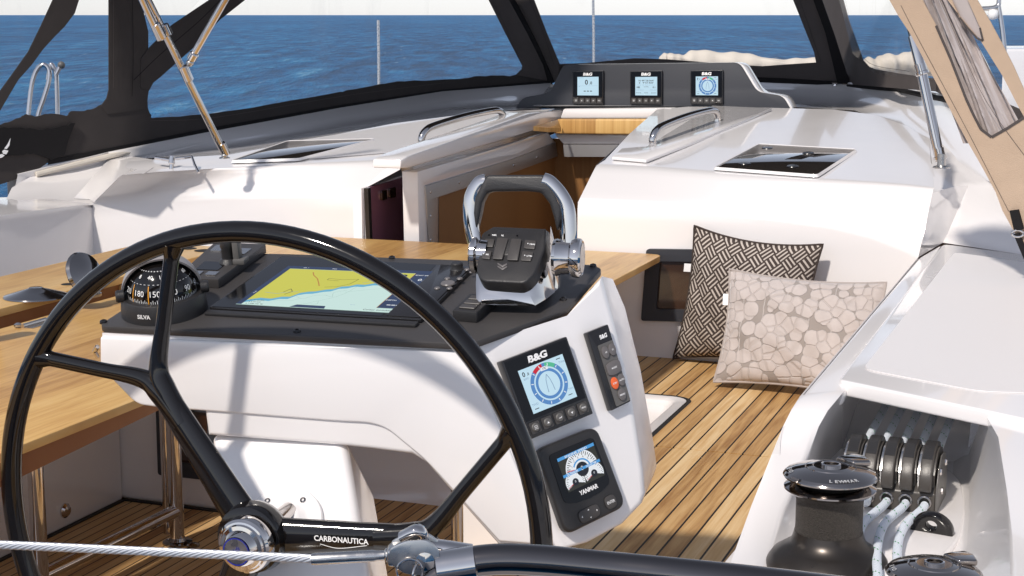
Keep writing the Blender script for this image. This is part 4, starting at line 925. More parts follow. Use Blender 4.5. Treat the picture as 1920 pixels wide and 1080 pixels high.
# autopilot keypad
kq=Quad(CH(*px(612,440)),CH(*px(704,395)),CH(*px(594,25)),CH(*px(495,65)))
kt=thing('autopilot_keypad','narrow upright autopilot keypad with one orange key on the console side','keypad',kq(.5,0))
mb=MB(); kq.slab(mb,-.02,0,1,1,.001,.018,r=.003); mb.bevel(.002,2,50); obj('housing',mb,'blacksm',kt)
mb=MB(); kq.slab(mb,.24,.02,.97,.80,.018,.0195,r=.003); obj('key_field',mb,'grayplastic',kt)
obj('lettering',text_mb('B&G',kq(.62,.885,.0185),kq.ex,kq.ey,.0085,bold=.045,shear=.12,width=.018),'white',kt,smooth=0)
for u,v,ru,rv,mt,tx in ((.46,.69,.17,.075,'btnlt','-10'),(.80,.69,.17,.075,'btnlt','10'),(.63,.475,.34,.085,'btnlt','MODE'),(.46,.295,.17,.075,'orange','STBY'),(.80,.30,.17,.075,'btnlt','AUTO'),(.63,.13,.19,.075,'btnlt','MENU')):
    mb=MB(); pts=[kq(u+ru*math.cos(t),v+rv*math.sin(t),.0195) if ru<.3 else kq(u+ru*max(-1,min(1,1.35*math.cos(t))),v+rv*math.sin(t),.0195) for t in [2*math.pi*k/24 for k in range(24)]]
    mb.prism(pts,kq.n*.0035); mb.bevel(.001,2,50); k_=obj('key',mb,mt,kt); obj('lettering',text_mb(tx,kq(u,v,.0234),kq.ex,kq.ey,.0032,bold=.02),'white',k_,smooth=0)
# ================================================================ COCKPIT TABLE
ZT=.85
xs=Z(45,825,ZT).x; xg=Z(0,620,ZT).x
table=thing('cockpit_table','long folding wooden cockpit table on polished steel legs to the left of the wheel','table',(-2.8,3.4,0))
ye=5.0
mb=MB(); mb.box(((xs+xg)/2+.0,(1.4+ye)/2,ZT-.011),(abs(xs-xg)+.04,ye-1.4,.022)); mb.bevel(.003,2); obj('leaf',mb,'oak',table)
# tapered board under the starboard edge
pA=Z(45,825,ZT-.022); pB=Z(262,738,ZT-.022)
mb=MB(); d0,d1=.085,.035
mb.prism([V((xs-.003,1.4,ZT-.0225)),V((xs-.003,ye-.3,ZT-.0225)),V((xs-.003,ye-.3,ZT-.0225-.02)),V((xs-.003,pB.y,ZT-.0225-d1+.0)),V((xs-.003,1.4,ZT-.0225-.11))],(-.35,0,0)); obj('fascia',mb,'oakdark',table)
ZU=ZT+.036
xn=Z(180,545,ZU-.024).x; xf=Z(240,462,ZU).x; ye2=Z(545,470,ZU).y
mb=MB(); mb.prism(rnd_poly([V((xn,1.4,ZU-.026)),V((xn,ye2,ZU-.026)),V((xf,ye2,ZU-.026)),V((xf,1.4,ZU-.026))],.03),(0,0,.026)); mb.bevel(.004,2,50); ul=obj('leaf',mb,'oak',table)
mb=MB(); mb.box(((xn+xf)/2+.02,(1.4+ye2)/2,ZU-.060),(abs(xn-xf)-.06,ye2-1.5,.066)); obj('rail',mb,'oakdark',table)  # dark rail widened so its near face stands in for the shaded gap
# the forward wing that reaches out to starboard
ZR=.858; k0=Z(1243,477,ZR)
mb=MB(); mb.prism(rnd_poly([V((k0.x,k0.y,ZR-.024)),V((k0.x,4.5,ZR-.024)),V((-3.1,4.5,ZR-.024)),V((-3.1,k0.y,ZR-.024))],[.05,.05,0,0]),(0,0,.024)); mb.bevel(.003,2,50); obj('leaf',mb,'oak',table)
for x,y,r in ((383,470,.035),(353,466,.03),(128,533,.022)):
    mb=MB(); mb.lathe([(r*1.06,.0006),(r,.001),(r*.98,-.001),(0,-.001)],Z(x,y,ZU),(0,0,1),28); obj('cup_hole',mb,'rubber',table)
for x in (62,):
    c=Z(x,606,ZT+.006); mb=MB(); mb.tube([c+V((0,-.05,0)),c+V((0,.06,0))],.007,10); mb.box(c+V((.02,0,-.005)),(.03,.10,.003)); obj('hinge',mb,'brass',table)
    c=Z(x-28,612,ZT+.004); mb=MB(); mb.lathe([(.012,0),(.012,.006),(.006,.010),(0,.010)],c,(0,0,1),14); obj('hinge_pin',mb,'steel',table)
def vt(x,y,r,ztop,zb=0):
    b=Z(x,y,zb); m_=MB(); m_.tube([V((b.x,b.y,ztop)),b],r,20); return m_,b
m_,lb=vt(333,1018,.024,ZT-.03); obj('leg',m_,'chrome',table)
m_,lb2=vt(314,1000,.013,ZT-.03,.0); obj('leg_strut',m_,'chrome',table)
m_,l2=vt(80,1150,.024,ZT-.03); obj('leg',m_,'chrome',table)
c0=V((lb.x,lb.y,.113)); c1=V((l2.x,l2.y-.8,.13)); 
mb=MB(); mb.tube([c0,V((l2.x-.0,l2.y,.113)),V((l2.x,l2.y-.6,.113))],.022,18); obj('foot_rail',mb,'chrome',table)
mb=MB(); mb.lathe([(.05,0),(.05,.006),(.03,.010),(.026,.02)],lb,(0,0,1),28); obj('foot_flange',mb,'darksteel',table)
mb=MB(); mb.lathe([(.022,0),(.022,.006),(.012,.012),(0,.013)],Z(362,1024,.0),(0,0,1),24); obj('floor_cap',mb,'darksteel',table)
# fittings lying on the table
c=Z(68,556,ZU+.001); t_=MB(); t_.lathe([(.0,.030),(.020,.029),(.024,.026),(.055,.017),(.098,.004),(.100,.0)],c,(0,0,1),48); obj('saucer_lamp',t_,'darksteel',None,label='flat polished chrome disc lying near the left end of the wooden table',cat='lamp',smooth=25)
c=Z(160,556,ZU); sh=thing('chrome_lantern','tall chrome oval lantern on the wooden table behind the wheel rim','lantern',c)
mb=MB(); mb.lathe([(0,.0),(.05,.002),(.05,.01),(.02,.02)],c,(0,0,1),32); obj('foot',mb,'darksteel',sh)
mb=MB(); mb.lathe([(0,-.022),(.040,-.020),(.068,-.006),(.071,0),(.066,.010),(.03,.024),(0,.026)],c+V((0,0,.072)),(.93,-.15,.40),40); obj('shade',mb,'darksteel',sh)
c=Z(-26,617,ZU); tg=thing('yellow_tumbler','yellow drink tumbler at the left edge of the wooden table','tumbler',c+V((0,0,-.03)))
mb=MB(); mb.lathe([(0,-.06),(.030,-.06),(.034,.10),(.032,.10),(.028,-.05)],c,(0,0,1),28); obj('cup',mb,'yellow',tg); mb=MB(); mb.lathe([(0,.085),(.0315,.085)],c,(0,0,1),28); obj('drink',mb,'orange',tg)
c=X(121,957,-3.30); mb=MB(); mb.lathe([(.026,0),(.026,.006),(.018,.014),(0,.018)],c,(1,0,0),28); obj('drain_cap',mb,'chrome',yacht)
c=Z(862,1030,0); 
sb_=D(857,925,3.35); mb=MB(); mb.tube([V((sb_.x,sb_.y,.9)),V((sb_.x,sb_.y,0))],.013,18); obj('support_leg',mb,'chrome',console)
# ================================================================ DISPLAY POD
yp=7.62
Yp=lambda x,y,o=0: Y(x,y,yp+o)
pod=thing('display_pod','long low black display pod with stepped ends on top of the cabin','pod',Yp(1225,203))
ol=[(966,203),(980,183),(1031,174),(1056,121),(1386,117),(1419,172),(1468,180),(1482,205)]
oo=rnd_poly([Yp(*p) for p in ol],[.01,.03,.03,.03,.03,.03,.03,.01])
mb=MB(); mb.prism([p for p in oo],(0,.012,0)); mb.bevel(.002,2,50); obj('face',mb,'slate',pod)
mb=MB(); mb.prism([p+V((.012,.012,-.002)) for p in oo],(.0,.12,0)); mb.bevel(.01,3,50); obj('shell',mb,'gel',pod)
for k,(x0,y0,x1,y1,md_,lb_) in enumerate(((1075,196,1133,133,'speed','left cabin top display showing a large 0.0 boat speed'),(1183,196,1243,133,'pos','middle cabin top display showing position numbers'),(1296,196,1357,132,'wind','right cabin top display with round wind dial'))):
    display(Quad(Yp(x0,y0-1,-.001),Yp(x1,y0,-.001),Yp(x1,y1-1,-.001),Yp(x0,y1,-.001)),lb_,md_,.016,'displays on the cabin top pod')
# ================================================================ HANDRAILS
def handrail(b1,b2,label,h=.075,r=.0165):
    t_=thing('handrail',label,'handrail',b1,'chrome handrails beside the companionway'); d=(b2-b1); L_=d.length; d.normalize(); up=V((0,0,1)); 
    pts=[b1,b1+up*h*.55,b1+up*h*.9+d*.03,b1+up*h*1.05+d*.10,b1+up*h*1.1+d*L_*.5,b2+up*h*1.0-d*.10,b2+up*h*.85-d*.03,b2+up*h*.5,b2]
    sp=smooth_path(pts,7); m_=MB(); m_.tube(sp,r,18); obj('bar',m_,'chrome',t_,smooth=60)
    for b in (b1,b2): m_=MB(); m_.lathe([(r*1.35,-.002),(r*1.35,.004),(r*1.05,.010),(r*1.0,.012)],b,(0,0,1),24); obj('foot',m_,'chrome',t_)
handrail(T(791,276),T(943,232),'left chrome grab handrail in front of the dark hatch')
handrail(T(1224,277),T(1345,233),'right chrome grab handrail beside the raised white pad')
# ================================================================ WINCHES
def winch(c,s,label,rot=0):
    t_=thing('winch',label,'winch',c,'winches on the coaming'); z=V((0,0,1))
    def L(n_,pr,mt,sm=35,par=t_,nn=64): m_=MB(); m_.lathe([(r*s,h*s) for r,h in pr],c,(0,0,1),nn); return obj(n_,m_,mt,par,smooth=sm)
    L('base',[(.118,-.02),(.118,.012),(.115,.018),(.104,.034),(.086,.046),(.071,.056),(.066,.070),(.064,.078)],'winchsat',50)
    L('drum',[(.0635,.076),(.0625,.09),(.0625,.138),(.064,.145),(.069,.151),(.0745,.155)],'winchgrit',40)
    L('lower_jaw',[(.060,.150),(.080,.156),(.086,.161),(.086,.164),(.072,.170),(.062,.173)],'darksteel')
    L('groove',[(.060,.172),(.064,.178)],'rubber')
    top_=L('top_jaw',[(.062,.177),(.074,.178),(.087,.183),(.0885,.186),(.087,.1885)],'darksteel')
    cp_=L('top_cap',[(.087,.188),(.083,.1925),(.066,.199),(.048,.2025),(.046,.2015),(.045,.2035),(.034,.2055),(.032,.2045),(.0,.2045)],'winchtop',25)
    L('socket_ring',[(.0185,.204),(.0185,.2085),(.0155,.2095),(.0145,.2085),(.0145,.2045)],'chrome',30,cp_)
    m_=MB(); pts=[]
    for k in range(32):
        a=2*math.pi*k/32; r=(.0135 if k%4<2 else .0105)*s; pts.append(c+V((math.cos(a)*r,math.sin(a)*r,.2049*s)))
    m_.face(pts); obj('socket',m_,'dark',cp_)
    # stripper arm
    a0=R_(rot); m_=MB(); P_=lambda r,a,h:c+V((math.cos(a0+a)*r,math.sin(a0+a)*r,h))*1
    def P_(r,a,h): return c+V((math.cos(a0+a)*r*s,math.sin(a0+a)*r*s,h*s))
    m_.prism(rnd_poly([P_(.045,-.55,.199),P_(.083,-.48,.196),P_(.093,-.12,.197),P_(.094,.15,.197),P_(.080,.22,.198),P_(.045,.45,.199)],.006*s),V((0,0,.012*s))); m_.bevel(.004*s,3,40); obj('feeder_arm',m_,'winchtop',t_,smooth=50)
    # lettering on the cap
    for word,ac in (('LEWMAR',-62),('EVO',-160)):
        m_=MB(); n_=len(word)
        for i,chh in enumerate(word):
            a=R_(ac+(i-(n_-1)/2)*7.4); rr=.0765; rad=V((math.cos(a),math.sin(a),0)); nz=(V((0,0,1))*.94+rad*.34).normalized(); pos=c+rad*rr*s+V((0,0,.1962*s)); ex=V((-rad.y,rad.x,0)); ey=nz.cross(ex)
            x_=text_mb(chh,pos,ex,ey,.0085*s,bold=.02); me=bpy.data.meshes.new('x'); x_.b.to_mesh(me); m_.b.from_mesh(me); bpy.data.meshes.remove(me)
        obj('lettering',m_,'whitegray',cp_,smooth=0,weld=False)
    return t_
M['winchsat']=mk('satin_winch_base',(.055,.048,.043),.33,metal=.75,rvar=.06,vscale=20)
M['winchgrit']=mk('gritted_drum',(.085,.075,.066),.55,metal=.6,bump=1.0,bscale=520,var=.5,vscale=260)
M['winchtop']=mk('dark_polished_cap',(.33,.30,.28),.07,metal=1)
wc=D(1558,873,3.0); wc.z-=.2045; winch(wc,1.0,'larger dark winch in full view in front of the rope clutches',62)
wc2=D(1752,1056,2.66); wc2.z-=.2045*.9; winch(wc2,.90,'nearer winch cut off by the bottom edge with only its chrome cap showing',52)
# ================================================================ ROPE CLUTCHES
zc=.7325
k_=Z(1750,968,zc); kx_=V((math.cos(R_(-2)),math.sin(R_(-2)),0)); ky_=V((-kx_.y,kx_.x,0)); pw=.0385
bank=thing('rope_clutch_bank','row of five black rope clutches on the plinth under the coaming roof','rope clutch',k_-kx_*.1)
def KP(i,x,y,z): return k_-kx_*((5-i)*pw-x)+ky_*y+V((0,0,z))   # i = unit, x across, y forward, z up
mb=MB(); mb.prism([KP(0,-.002,0,0),KP(0,-.002,0,.045),KP(0,-.002,.018,.062),KP(0,-.002,.15,.078),KP(0,-.002,.155,0)],kx_*(pw*5+.004)); mb.bevel(.004,3,40); mb.b.free()
M['grayclutch']=mk('dark_nylon',(.060,.053,.047),.36,bump=.05,bscale=300,rvar=.05)
mb=MB(); mb.prism([KP(0,-.002,0,0),KP(0,-.002,0,.045),KP(0,-.002,.018,.062),KP(0,-.002,.15,.078),KP(0,-.002,.155,0)],kx_*(pw*5+.004)); mb.bevel(.004,3,40); obj('base_block',mb,'grayclutch',bank,smooth=40)
for i in range(5):
    mb=MB(); sp=[(.012,.055),(.005,.085),(.018,.108),(.045,.124),(.08,.128),(.115,.118),(.14,.095),(.15,.06)]
    mb.prism([KP(i,.002,y,z) for y,z in sp],kx_*.0045); obj('cheek',mb,'steel',bank)
    mb=MB(); mb.prism([KP(i,.0325,y,z) for y,z in sp],kx_*.0045); obj('cheek',mb,'grayclutch',bank)
    # lever: curved strap over the top with a bulged thumb end
    out=[(.135,.112),(.11,.130),(.075,.139),(.040,.134),(.012,.116),(-.008,.090),(-.016,.060),(-.012,.052),(-.002,.050),(.008,.060),(.012,.085),(.026,.104),(.05,.118),(.08,.122),(.105,.115),(.125,.102)]
    mb=MB(); mb.prism([KP(i,.0075,y,z) for y,z in out],kx_*.0255); mb.bevel(.0035,3,50); lv=obj('lever',mb,'grayclutch',bank,smooth=50)
    mb=MB(); mb.prism([KP(i,.010,y,z+.0012) for y,z in out[1:5]]+[KP(i,.010,y,z-.004) for y,z in out[4:0:-1]],kx_*.0205); obj('lever_pad',mb,'black',lv,smooth=50)
    c=KP(i,.0192,-.0005,.027); 
    mb=MB(); mb.lathe([(.0105,0),(.0105,.002),(.0125,.003),(.0145,.002),(.0150,0)],c,-ky_,28); obj('rope_eye',mb,'darksteel',bank)
    mb=MB(); mb.lathe([(0,.0008),(.0105,.0008)],c,-ky_,24); obj('rope_hole',mb,'rubber',bank)
for y,z in ((.04,.085),(.07,.035),(.12,.085)):
    mb=MB(); mb.lathe([(0,.008),(.006,.008),(.008,.005),(.008,0)],KP(4,pw+.001,y,z),kx_,6); obj('bolt',mb,'chrome',bank)
mb=MB(); mb.prism([KP(4,pw+.0022,y,z) for y,z in ((.0,.0),(.0,.05),(.02,.09),(.06,.115),(.11,.11),(.15,.07),(.155,0))],kx_*.003); mb.bevel(.001,1,50); obj('end_plate',mb,'grayplastic',bank)
# ropes
def rope_mat():
    m,t,b=nodes('braided_rope'); N=t.nodes; L=t.links
    g=N.new('ShaderNodeNewGeometry'); outs=[]
    for rz in (38,-38):
        mp=N.new('ShaderNodeMapping'); mp.inputs['Rotation'].default_value=(0,0,R_(rz)); L.new(g.outputs['Position'],mp.inputs[0])
        wv=N.new('ShaderNodeTexWave'); wv.inputs['Scale'].default_value=75; wv.inputs['Distortion'].default_value=.6; L.new(mp.outputs[0],wv.inputs[0]); outs.append(wv.outputs['Fac'])
    mx=N.new('ShaderNodeMath'); mx.operation='MAXIMUM'; L.new(outs[0],mx.inputs[0]); L.new(outs[1],mx.inputs[1])
    cr=N.new('ShaderNodeValToRGB'); L.new(mx.outputs[0],cr.inputs[0]); cr.color_ramp.elements[0].position=.35; cr.color_ramp.elements[0].color=(.52,.60,.72,1); cr.color_ramp.elements[1].position=.9; cr.color_ramp.elements[1].color=(.82,.87,.93,1)
    L.new(cr.outputs[0],b.inputs['Base Color']); b.inputs['Roughness'].default_value=.7
    bp=N.new('ShaderNodeBump'); bp.inputs['Strength'].default_value=.6; bp.inputs['Distance'].default_value=.002; L.new(mx.outputs[0],bp.inputs['Height']); L.new(bp.outputs[0],b.inputs['Normal']); return m
M['rope']=rope_mat(); M['green']=mk('green_fleck',(.01,.28,.07),.7)
RR=.0088
def rope(pts,label,ph):
    t_=thing('rope',label,'rope',pts[len(pts)//2],'white ropes with green flecks')
    sp=smooth_path(pts,10); m_=MB(); m_.tube(sp,RR,16); obj('braid',m_,'rope',t_,smooth=60)
    L_=0; nxt=.01+ph; fl=MB(); up=V((0,0,1))
    for a,b in zip(sp,sp[1:]):
        seg=(b-a).length
        while L_+seg>nxt:
            p=a+(b-a)*((nxt-L_)/seg); d=(b-a).normalized(); s_=d.cross(up).normalized(); n_=s_.cross(d)
            for j,(t0,dl) in enumerate(((R_(58),-.004),(R_(96),.006),(R_(140),.014),(R_(20),-.012))):
                c=p+d*dl; q=lambda t,x:c+d*x+(s_*math.cos(t)+n_*math.sin(t))*(RR+.0006)
                fl.face([q(t0-.22,-.0022),q(t0+.05,-.0026),q(t0+.26,.0022),q(t0-.02,.0026)])
            nxt+=.062
        L_+=seg
    obj('green_flecks',fl,'green',t_,smooth=0,weld=False); return t_
rx=[(1665,743,1627,803),(1693,748,1658,810),(1725,755,1695,815),(1755,760,1727,818),(1788,765,1763,825)]
names=['first rope from the left running from under the roof into the clutches','second rope from the left running under the roof and out beside the winch','middle one of the five white ropes, leaving the clutches behind the winch','fourth rope from the left curving out of the clutch front','rightmost white rope, curving out of the clutches next to the deck eye']
low_=[[],[],[(1617,985),(1606,1035)],[(1657,985),(1644,1040),(1650,1110)],[(1694,990),(1682,1040),(1692,1100)]]
for i in range(5):
    top0=KP(i,.019,.12,.10); far_=top0+V((.03,1.0,.05))
    e0=KP(i,.0192,.06,.06); e1=KP(i,.0192,.012,.028)
    tail=[Z(x,y,.748+.004*(2-k)) for k,(x,y) in enumerate(low_[i])]
    if i<2: 
        a_=KP(i,.019,-.045,.030); tail=[a_,wc+V((-.03+.02*i,.0635,.105+.02*i))]
    up_=[far_,far_*.4+top0*.6,KP(i,.022,.17,.098)]
    rope(up_+[KP(i,.0192,.12,.085),e0,e1]+[KP(i,.0188,-.022,.020)]+tail,names[i],i*.013)
# deck eye
ec=Z(1748,998,.735); ex_=V((math.cos(R_(-12)),math.sin(R_(-12)),0)); n_=28
t_=thing('deck_eye','low black half round deck eye with a round hole beside the clutches','deck eye',ec)
mb=MB(); ez=V((0,-.35,.93)).normalized(); en=ex_.cross(ez).normalized()
O_=[];I_=[]
for k in range(n_):
    a=2*math.pi*k/n_; I_.append(ec+ez*.022+(ex_*math.cos(a)+ez*math.sin(a))*.0115)
    if math.sin(a)>=-0.02: r=.040; O_.append(ec+ex_*(math.cos(a)*.043)+ez*(.004+max(0,math.sin(a))*.044))
    else: O_.append(ec+ex_*(.043*max(-1,min(1,math.cos(a)*1.3))) )
f=[[mb.b.verts.new(p+en*s_) for p in L] for L,s_ in ((O_,-.009),(I_,-.009),(I_,.009),(O_,.009))]
for A_,B2 in zip(f,f[1:]+f[:1]):
    for k in range(n_): mb.b.faces.new((A_[k],A_[(k+1)%n_],B2[(k+1)%n_],B2[k]))
mb.bevel(.003,2,50); obj('eye',mb,'carbon',t_,smooth=50)
# ================================================================ PILLOWS
def weave_mat():
    m,t,b=nodes('basketweave_fabric'); N=t.nodes; L=t.links
    uv=N.new('ShaderNodeAttribute'); uv.attribute_name='UVMap'; uv.attribute_type='GEOMETRY'
    def mt(op,a,bv=None,c=None):
        n=N.new('ShaderNodeMath'); n.operation=op
        for i,v in enumerate((a,bv,c)):
            if v is None: continue
            if isinstance(v,(int,float)): n.inputs[i].default_value=v
            else: L.new(v,n.inputs[i])
        return n.outputs[0]
    mp=N.new('ShaderNodeMapping'); mp.inputs['Rotation'].default_value=(0,0,R_(45)); mp.inputs['Scale'].default_value=(11.5,10,1); L.new(uv.outputs['Vector'],mp.inputs[0])
    sp=N.new('ShaderNodeSeparateXYZ'); L.new(mp.outputs[0],sp.inputs[0]); x,y=sp.outputs[0],sp.outputs[1]
    # twill herringbone of little bars: cells of 1x1, horizontal/vertical by parity of floor(x)+floor(y) in a 4-step twill
    ix,iy=mt('FLOOR',x),mt('FLOOR',y); fx,fy=mt('FRACT',x),mt('FRACT',y)
    s=mt('MODULO',mt('ADD',mt('ADD',ix,iy),400),2); hor=mt('LESS_THAN',s,.5)
    def bars(u): # two bars across a cell
        return mt('GREATER_THAN',mt('ABSOLUTE',mt('SUBTRACT',mt('FRACT',mt('MULTIPLY',u,3.0)),.5)),.20)
    inv=mt('SUBTRACT',1.0,hor)
    dk=mt('ADD',mt('MULTIPLY',hor,bars(fy)),mt('MULTIPLY',inv,bars(fx)))
    cap=mt('ADD',mt('MULTIPLY',hor,mt('GREATER_THAN',mt('ABSOLUTE',mt('SUBTRACT',fx,.5)),.46)),mt('MULTIPLY',inv,mt('GREATER_THAN',mt('ABSOLUTE',mt('SUBTRACT',fy,.5)),.46)))
    dk=mt('MINIMUM',mt('ADD',dk,cap),1)
    mx=N.new('ShaderNodeMix'); mx.data_type='RGBA'; L.new(dk,mx.inputs[0]); mx.inputs[6].default_value=(.50,.44,.39,1); mx.inputs[7].default_value=(.062,.048,.042,1)
    n=N.new('ShaderNodeTexNoise'); n.inputs['Scale'].default_value=260; n.inputs['Detail'].default_value=2; L.new(uv.outputs['Vector'],n.inputs[0])
    mr=N.new('ShaderNodeMapRange'); mr.inputs[3].default_value=.7; mr.inputs[4].default_value=1.3; L.new(n.outputs[0],mr.inputs[0])
    v=N.new('ShaderNodeVectorMath'); v.operation='SCALE'; L.new(mx.outputs[2],v.inputs[0]); L.new(mr.outputs[0],v.inputs['Scale']); L.new(v.outputs[0],b.inputs['Base Color'])
    b.inputs['Roughness'].default_value=.95; b.inputs['Specular IOR Level'].default_value=.1
    bp=N.new('ShaderNodeBump'); bp.inputs['Strength'].default_value=.5; bp.inputs['Distance'].default_value=.003; bp.invert=True; L.new(dk,bp.inputs['Height']); L.new(bp.outputs[0],b.inputs['Normal']); return m
def velvet_mat():
    m,t,b=nodes('cut_velvet'); N=t.nodes; L=t.links
    uv=N.new('ShaderNodeAttribute'); uv.attribute_name='UVMap'; uv.attribute_type='GEOMETRY'
    mp=N.new('ShaderNodeMapping'); mp.inputs['Scale'].default_value=(8.5,9.5,1); L.new(uv.outputs['Vector'],mp.inputs[0])
    ns=N.new('ShaderNodeTexNoise'); ns.inputs['Scale'].default_value=1.2; L.new(mp.outputs[0],ns.inputs[0])
    ad=N.new('ShaderNodeVectorMath'); ad.operation='MULTIPLY_ADD'; L.new(ns.outputs['Color'],ad.inputs[0]); ad.inputs[1].default_value=(.2,.2,0); L.new(mp.outputs[0],ad.inputs[2])
    vo=N.new('ShaderNodeTexVoronoi'); vo.inputs['Scale'].default_value=1; vo.inputs['Randomness'].default_value=.75; L.new(ad.outputs[0],vo.inputs[0])
    gt=N.new('ShaderNodeMapRange'); gt.inputs[1].default_value=.70; gt.inputs[2].default_value=.73; gt.interpolation_type='SMOOTHSTEP'; L.new(vo.outputs['Distance'],gt.inputs[0])
    ve=N.new('ShaderNodeTexVoronoi'); ve.feature='DISTANCE_TO_EDGE'; ve.inputs['Scale'].default_value=1; ve.inputs['Randomness'].default_value=.75; L.new(ad.outputs[0],ve.inputs[0])
    # stems: vertical wavy lines
    sp=N.new('ShaderNodeSeparateXYZ'); L.new(ad.outputs[0],sp.inputs[0])
    fr=N.new('ShaderNodeMath'); fr.operation='PINGPONG'; L.new(sp.outputs[0],fr.inputs[0]); fr.inputs[1].default_value=.9
    st=N.new('ShaderNodeMapRange'); st.inputs[1].default_value=.03; st.inputs[2].default_value=.055; L.new(fr.outputs[0],st.inputs[0])
    mu=N.new('ShaderNodeMath'); mu.operation='MULTIPLY'; L.new(gt.outputs[0],mu.inputs[0]); L.new(st.outputs[0],mu.inputs[1])
    edge=N.new('ShaderNodeMapRange'); edge.inputs[1].default_value=.02; edge.inputs[2].default_value=.07; edge.inputs[3].default_value=.6; edge.inputs[4].default_value=0; L.new(ve.outputs['Distance'],edge.inputs[0])
    n2=N.new('ShaderNodeTexNoise'); n2.inputs['Scale'].default_value=11; n2.inputs['Detail'].default_value=4; L.new(uv.outputs['Vector'],n2.inputs[0])
    c1=N.new('ShaderNodeMix'); c1.data_type='RGBA'; L.new(n2.outputs[0],c1.inputs[0]); c1.inputs[6].default_value=(.42,.365,.34,1); c1.inputs[7].default_value=(.56,.50,.47,1)
    c1b=N.new('ShaderNodeMix'); c1b.data_type='RGBA'; L.new(edge.outputs[0],c1b.inputs[0]); L.new(c1.outputs[2],c1b.inputs[6]); c1b.inputs[7].default_value=(.425,.37,.34,1)
    mx=N.new('ShaderNodeMix'); mx.data_type='RGBA'; L.new(mu.outputs[0],mx.inputs[0]); L.new(c1b.outputs[2],mx.inputs[6]); mx.inputs[7].default_value=(.30,.26,.235,1)
    L.new(mx.outputs[2],b.inputs['Base Color']); b.inputs['Roughness'].default_value=.9; b.inputs['Sheen Weight'].default_value=.5; b.inputs['Specular IOR Level'].default_value=.15
    bp=N.new('ShaderNodeBump'); bp.inputs['Strength'].default_value=.9; bp.inputs['Distance'].default_value=.004; ht=N.new('ShaderNodeMath'); ht.operation='MAXIMUM'; L.new(mu.outputs[0],ht.inputs[0]); L.new(edge.outputs[0],ht.inputs[1]); bp.invert=True; L.new(ht.outputs[0],bp.inputs['Height']); L.new(bp.outputs[0],b.inputs['Normal']); return m
M['weave']=weave_mat(); M['velvet']=velvet_mat()
def pillow(name,label,cs,th,mat,parent_mat,seed=1,pinch=.10):
    bl,br,tr,tl=cs; n=((br-bl).cross(tl-bl)).normalized(); rr=random.Random(seed)
    t_=thing(name,label,'pillow',(bl+br)/2); N_=40
    ph=[rr.uniform(0,6) for _ in range(6)]
    def pt(u,v,s):
        # pinched edges: sides bow inwards between the corners
        cu,cv=u*2-1,v*2-1
        u2=u-(pinch*.5)*cu*(1-cv*cv)*abs(cu)**1.5*.8; v2=v-(pinch*.6)*cv*(1-cu*cu)*abs(cv)**1.5
        p=(bl*(1-u2)+br*u2)*(1-v2)+(tl*(1-u2)+tr*u2)*v2
        b_=max(0,(1-abs(cu)**2.2))**.55*max(0,(1-abs(cv)**2.2))**.55
        wr=.006*math.sin(cu*7+ph[0]+cv*3)*math.sin(cv*5+ph[1])+.004*math.sin(cu*15+cv*11+ph[2])+.007*math.sin(cv*9+cu*2+ph[3])*abs(cu)
        return p+n*(s*(b_*th+wr*b_**.5))
    mb=MB(); uvs={}
    for s in (1,-1):
        g=mb.grid(lambda u,v:pt(u,v,s),N_,N_)
        for j in range(N_+1):
            for i in range(N_+1): uvs[g[j][i]]=(i/N_,j/N_)
    uvl=mb.b.loops.layers.uv.new('UVMap')
    asp=((br-bl).length/(tl-bl).length)
    for f_ in mb.b.faces:
        for l in f_.loops: l[uvl].uv=(uvs[l.vert][0]*asp,uvs[l.vert][1])
    obj('cover',mb,mat,t_,smooth=80)
    mb=MB(); K_=48; ring=[]
    for k in range(K_): ring.append(pt(k/K_,0,0))
    for k in range(K_): ring.append(pt(1,k/K_,0))
    for k in range(K_): ring.append(pt(1-k/K_,1,0))
    for k in range(K_): ring.append(pt(0,1-k/K_,0))
    mb.tube(ring,.0045,6,closed=True); obj('piping',mb,parent_mat,t_)
    return t_,pt,n
t_,pt,n=pillow('pillow','square black and cream basketweave pillow standing against the white bulkhead',(Z(1262,672,.46),Z(1505,700,.46)+V((0,.0,0)),Y(1543,458,5.78),Y(1302,423,5.80)),.075,'weave','weave',3)
mb=MB(); mb.prism([pt(0,.66,0),pt(0,.66,0)+V((-.03,.0,.0)),pt(0,.72,0)+V((-.03,0,.0)),pt(0,.72,0)],n*.002); obj('care_tag',mb,'white',t_)
# leaning velvet pillow in front
b1=Z(1338,716,.47); b2=Z(1655,752,.47); t1_=Y(1368,505,b1.y+.16); t2_=Y(1662,530,b2.y+.22)
t_,pt,n=pillow('pillow','wide beige velvet pillow with a raised leaf pattern leaning in front of the basketweave one',(b1,b2,t2_,t1_),.07,'velvet','velvet',8,.08)
mb=MB(); mb.prism([pt(0,.68,0),pt(0,.68,0)+V((-.022,0,0)),pt(0,.78,0)+V((-.022,0,0)),pt(0,.78,0)],n*.002); tg_=obj('care_tag',mb,'white',t_)
